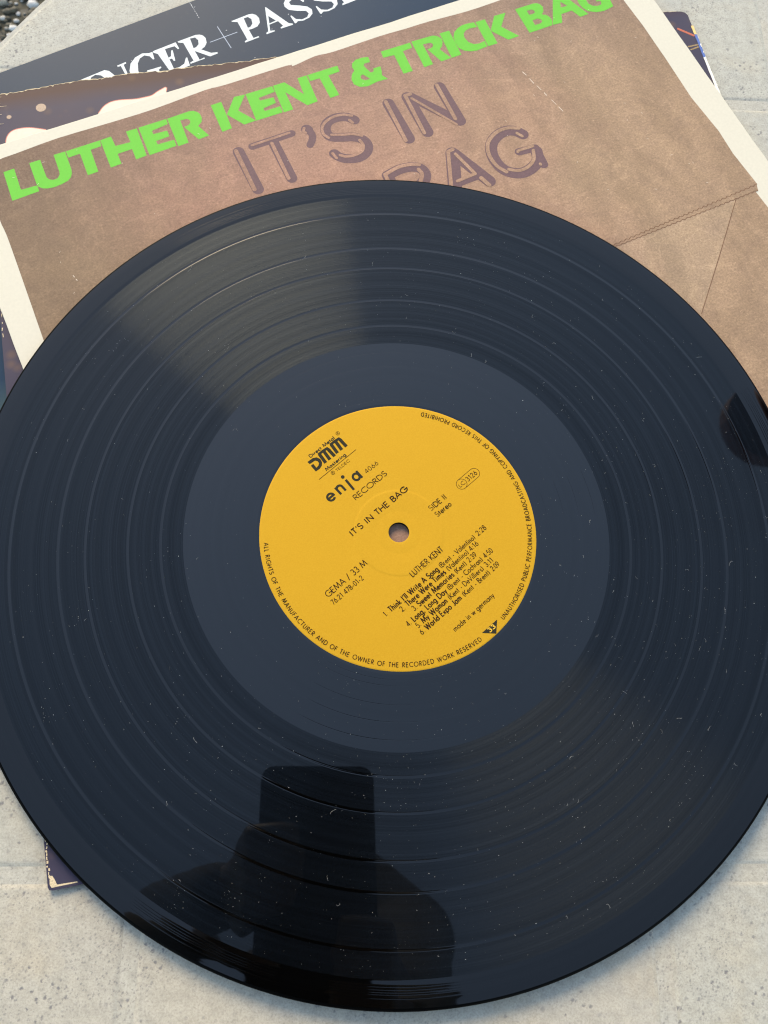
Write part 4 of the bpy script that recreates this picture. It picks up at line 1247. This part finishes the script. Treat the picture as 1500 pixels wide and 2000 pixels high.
phone = bpy.data.objects.new('phone', None)
COL.objects.link(phone)
phone.matrix_world = cam.matrix_world.copy()
phone.empty_display_size = 0.02
tag(phone, 'black phone held above the record, seen as the black block of its reflection', 'phone')
slab('body', rounded_rect(-45.4, 28.2, -115, 33.2, 9), 1.6, 9.6, PHONE, phone, 1.2)
slab('screen', rounded_rect(-43.4, 26.2, -113, 31.2, 7), 9.62, 9.9, PHONE_GLASS, phone)
lens = lathe('camera_lens', [(3.2, 1.0), (5.0, 0.9), (5.4, 1.2), (5.4, 1.7)], PHONE_GLASS, phone, 40)

# ------------------------------------------------------------------ the person holding it
person = empty('person', (-0.034, -0.56, 0), 'person in a black jacket leaning over the table, mirrored darkly in the record', 'person')
PO = Vector((-0.034, -0.56, 0))


def P3(x, y, z):
    return W(x, y, z) - PO


def blob(name, prims, voxel, mat, parent=person, smooth=4):
    bm = bmesh.new()
    for p in prims:
        tmp = bmesh.new()
        if p[0] == 'c':
            for c, r_ in ((p[1], p[3]), (p[2], p[4])):
                bmesh.ops.create_uvsphere(tmp, u_segments=14, v_segments=9, radius=r_ * MM, matrix=Matrix.Translation(c))
        else:
            bmesh.ops.create_uvsphere(tmp, u_segments=20, v_segments=14, radius=1.0, matrix=Matrix.Translation(p[1]) @ (p[3] if len(p) > 3 else Matrix()) @ Matrix.Diagonal((p[2][0] * MM, p[2][1] * MM, p[2][2] * MM, 1)))
        res = bmesh.ops.convex_hull(tmp, input=tmp.verts)
        dead = [g for g in res['geom_interior'] if isinstance(g, bmesh.types.BMVert)]
        bmesh.ops.delete(tmp, geom=dead, context='VERTS')
        me = bpy.data.meshes.new('tmp')
        tmp.to_mesh(me)
        tmp.free()
        bm.from_mesh(me)
        bpy.data.meshes.remove(me)
    me = bpy.data.meshes.new(name)
    bm.to_mesh(me)
    bm.free()
    o = link_mesh(name, me, mat, parent, True)
    rm = o.modifiers.new('remesh', 'REMESH')
    rm.mode = 'VOXEL'
    rm.voxel_size = voxel * MM
    rm.use_smooth_shade = True
    sm = o.modifiers.new('smooth', 'SMOOTH')
    sm.iterations = smooth
    sm.factor = 0.5
    return o


def PP(a, b, c):
    return on_phone(a, b, c) - PO


neck, head = P3(-30, -268, 960), P3(-36, -190, 1085)
shL, shR = P3(-150, -325, 925), P3(74, -243, 915)
elL, elR = P3(-176, -182, 600), P3(48, -232, 580)
wrL, wrR = PP(-68, -42, 24), PP(41, -104, 34)
pel = P3(-34, -560, 440)
chest, waist = P3(-34, -365, 820), P3(-34, -480, 620)
tilt = Matrix.Rotation(R(-52), 4, 'X')          # the head bows towards the phone
hd = lambda x, y, z: head + (tilt.to_3x3() @ Vector((x, y, z))) * MM
body = [('c', neck, hd(0, -20, -40), 54, 58), ('e', head, (74, 94, 104), tilt), ('c', hd(0, 20, -40), hd(0, 62, -92), 58, 30),
        ('c', hd(0, 92, 5), hd(0, 106, -30), 8, 13), ('c', hd(-22, 84, -66), hd(22, 84, -66), 9, 9), ('c', hd(-36, 78, 22), hd(36, 78, 22), 13, 13)]
for s in (-1, 1):
    body.append(('e', hd(74 * s, -5, -5), (9, 18, 30), tilt))
    body.append(('c', P3(-34 + 88 * s, -555, 400), P3(-34 + 95 * s, -545, -60), 80, 52))
    body.append(('c', P3(-34 + 95 * s, -545, -60), P3(-34 + 98 * s, -570, -470), 52, 36))
    body.append(('c', P3(-34 + 98 * s, -570, -505), P3(-34 + 105 * s, -440, -530), 34, 24))
body += [('c', pel, waist, 120, 110), ('c', waist, chest, 110, 120), ('c', chest, neck, 115, 60), ('c', shL, shR, 55, 55)]
body += [('c', shL, elL, 40, 24), ('c', elL, wrL, 24, 17), ('c', shR, elR, 44, 32), ('c', elR, wrR, 32, 18)]
# left hand: palm beside the phone, four fingers under it, thumb over the screen
palmL, palmR = PP(-52, -36, 10), PP(33, -92, 14)
body += [('c', wrL, palmL, 17, 13), ('c', PP(-51, -18, 9), PP(-52, -60, 10), 10, 10)]
for k, (b_, ln) in enumerate(((-17, 26), (-32, 30), (-47, 29), (-60, 22))):
    body += [('c', PP(-51, b_, 7), PP(-49, b_ + 2, -6), 8.5, 8.0), ('c', PP(-49, b_ + 2, -6), PP(-50 + ln * .55, b_ + 4, -8.5), 8.0, 7.2), ('c', PP(-50 + ln * .55, b_ + 4, -8.5), PP(-50 + ln, b_ + 5, -7.5), 7.5, 6.5)]
body += [('c', PP(-54, -46, 16), PP(-50, -28, 18), 11, 10), ('c', PP(-50, -28, 18), PP(-34, -14, 18), 10, 8.5)]
# right hand
body += [('c', wrR, palmR, 18, 14), ('c', PP(31, -73, 10), PP(33, -113, 12), 10, 10)]
for k, (b_, ln) in enumerate(((-72, 26), (-87, 30), (-101, 28), (-113, 22))):
    body += [('c', PP(33, b_, 7), PP(31, b_ + 2, -6), 8.5, 8.0), ('c', PP(31, b_ + 2, -6), PP(33 - ln * .55, b_ + 4, -8.5), 8.0, 7.2), ('c', PP(33 - ln * .55, b_ + 4, -8.5), PP(33 - ln, b_ + 5, -7.5), 7.5, 6.5)]
body += [('c', PP(34, -100, 18), PP(28, -80, 19), 11, 10), ('c', PP(28, -80, 19), PP(12, -66, 18), 10, 8.5)]
blob('body', body, 4.5, SKIN)
blob('jacket', [('c', P3(-34, -555, 470), waist, 138, 128), ('c', waist, chest, 128, 136), ('c', chest, neck, 128, 74), ('c', shL, shR, 58, 62), ('c', P3(18, -182, 985), shR, 46, 60),
                ('c', shL, elL, 50, 31), ('c', elL, wrL, 31, 22), ('c', shR, elR, 56, 41), ('c', elR, wrR, 41, 24)], 8, CLOTH)
tr = [('c', P3(-34, -560, 470), P3(-34, -558, 400), 132, 130)]
for s in (-1, 1):
    tr += [('c', P3(-34 + 84 * s, -555, 400), P3(-34 + 95 * s, -545, -60), 92, 66), ('c', P3(-34 + 95 * s, -545, -60), P3(-34 + 98 * s, -570, -480), 66, 58)]
blob('trousers', tr, 9, DENIM)
for s in (-1, 1):
    blob('shoe', [('c', P3(-34 + 98 * s, -585, -518), P3(-34 + 105 * s, -430, -526), 40, 31), ('c', P3(-34 + 98 * s, -575, -480), P3(-34 + 98 * s, -585, -518), 42, 40)], 7, SHOE)
blob('hair', [('e', hd(0, -14, 12), (83, 96, 106), tilt), ('c', hd(-50, -40, -20), hd(50, -40, -20), 44, 44)], 6, HAIR)
for s in (-1, 1):
    e_ = blob('eye', [('e', hd(30 * s, 82, 6), (12, 12, 12), tilt)], 2, EYE, person, 1)

# ------------------------------------------------------------------ a dark beam overhead, mirrored at the record's right edge
beam = empty('roof_beam', (2.9, 0.99, 0), 'dark brown wooden beam overhead, mirrored as the dark patch at the record rim', 'beam')
bo = []
for i in range(13):
    a = R(90 + 180 * i / 12)
    bo.append((1215 + 118 * math.cos(a), 985 + 122 * math.sin(a)))
bo += [(2990, 863), (2990, 1107)]
slab('board', [(x - 2900, y - 990) for x, y in bo], TZ + 2000, TZ + 2060, BROWN_WOOD, beam, 3.0)
slab('post', [(-50, -50), (50, -50), (50, 50), (-50, 50)], 0, TZ + 1999.5, BROWN_WOOD, beam, 3.0)
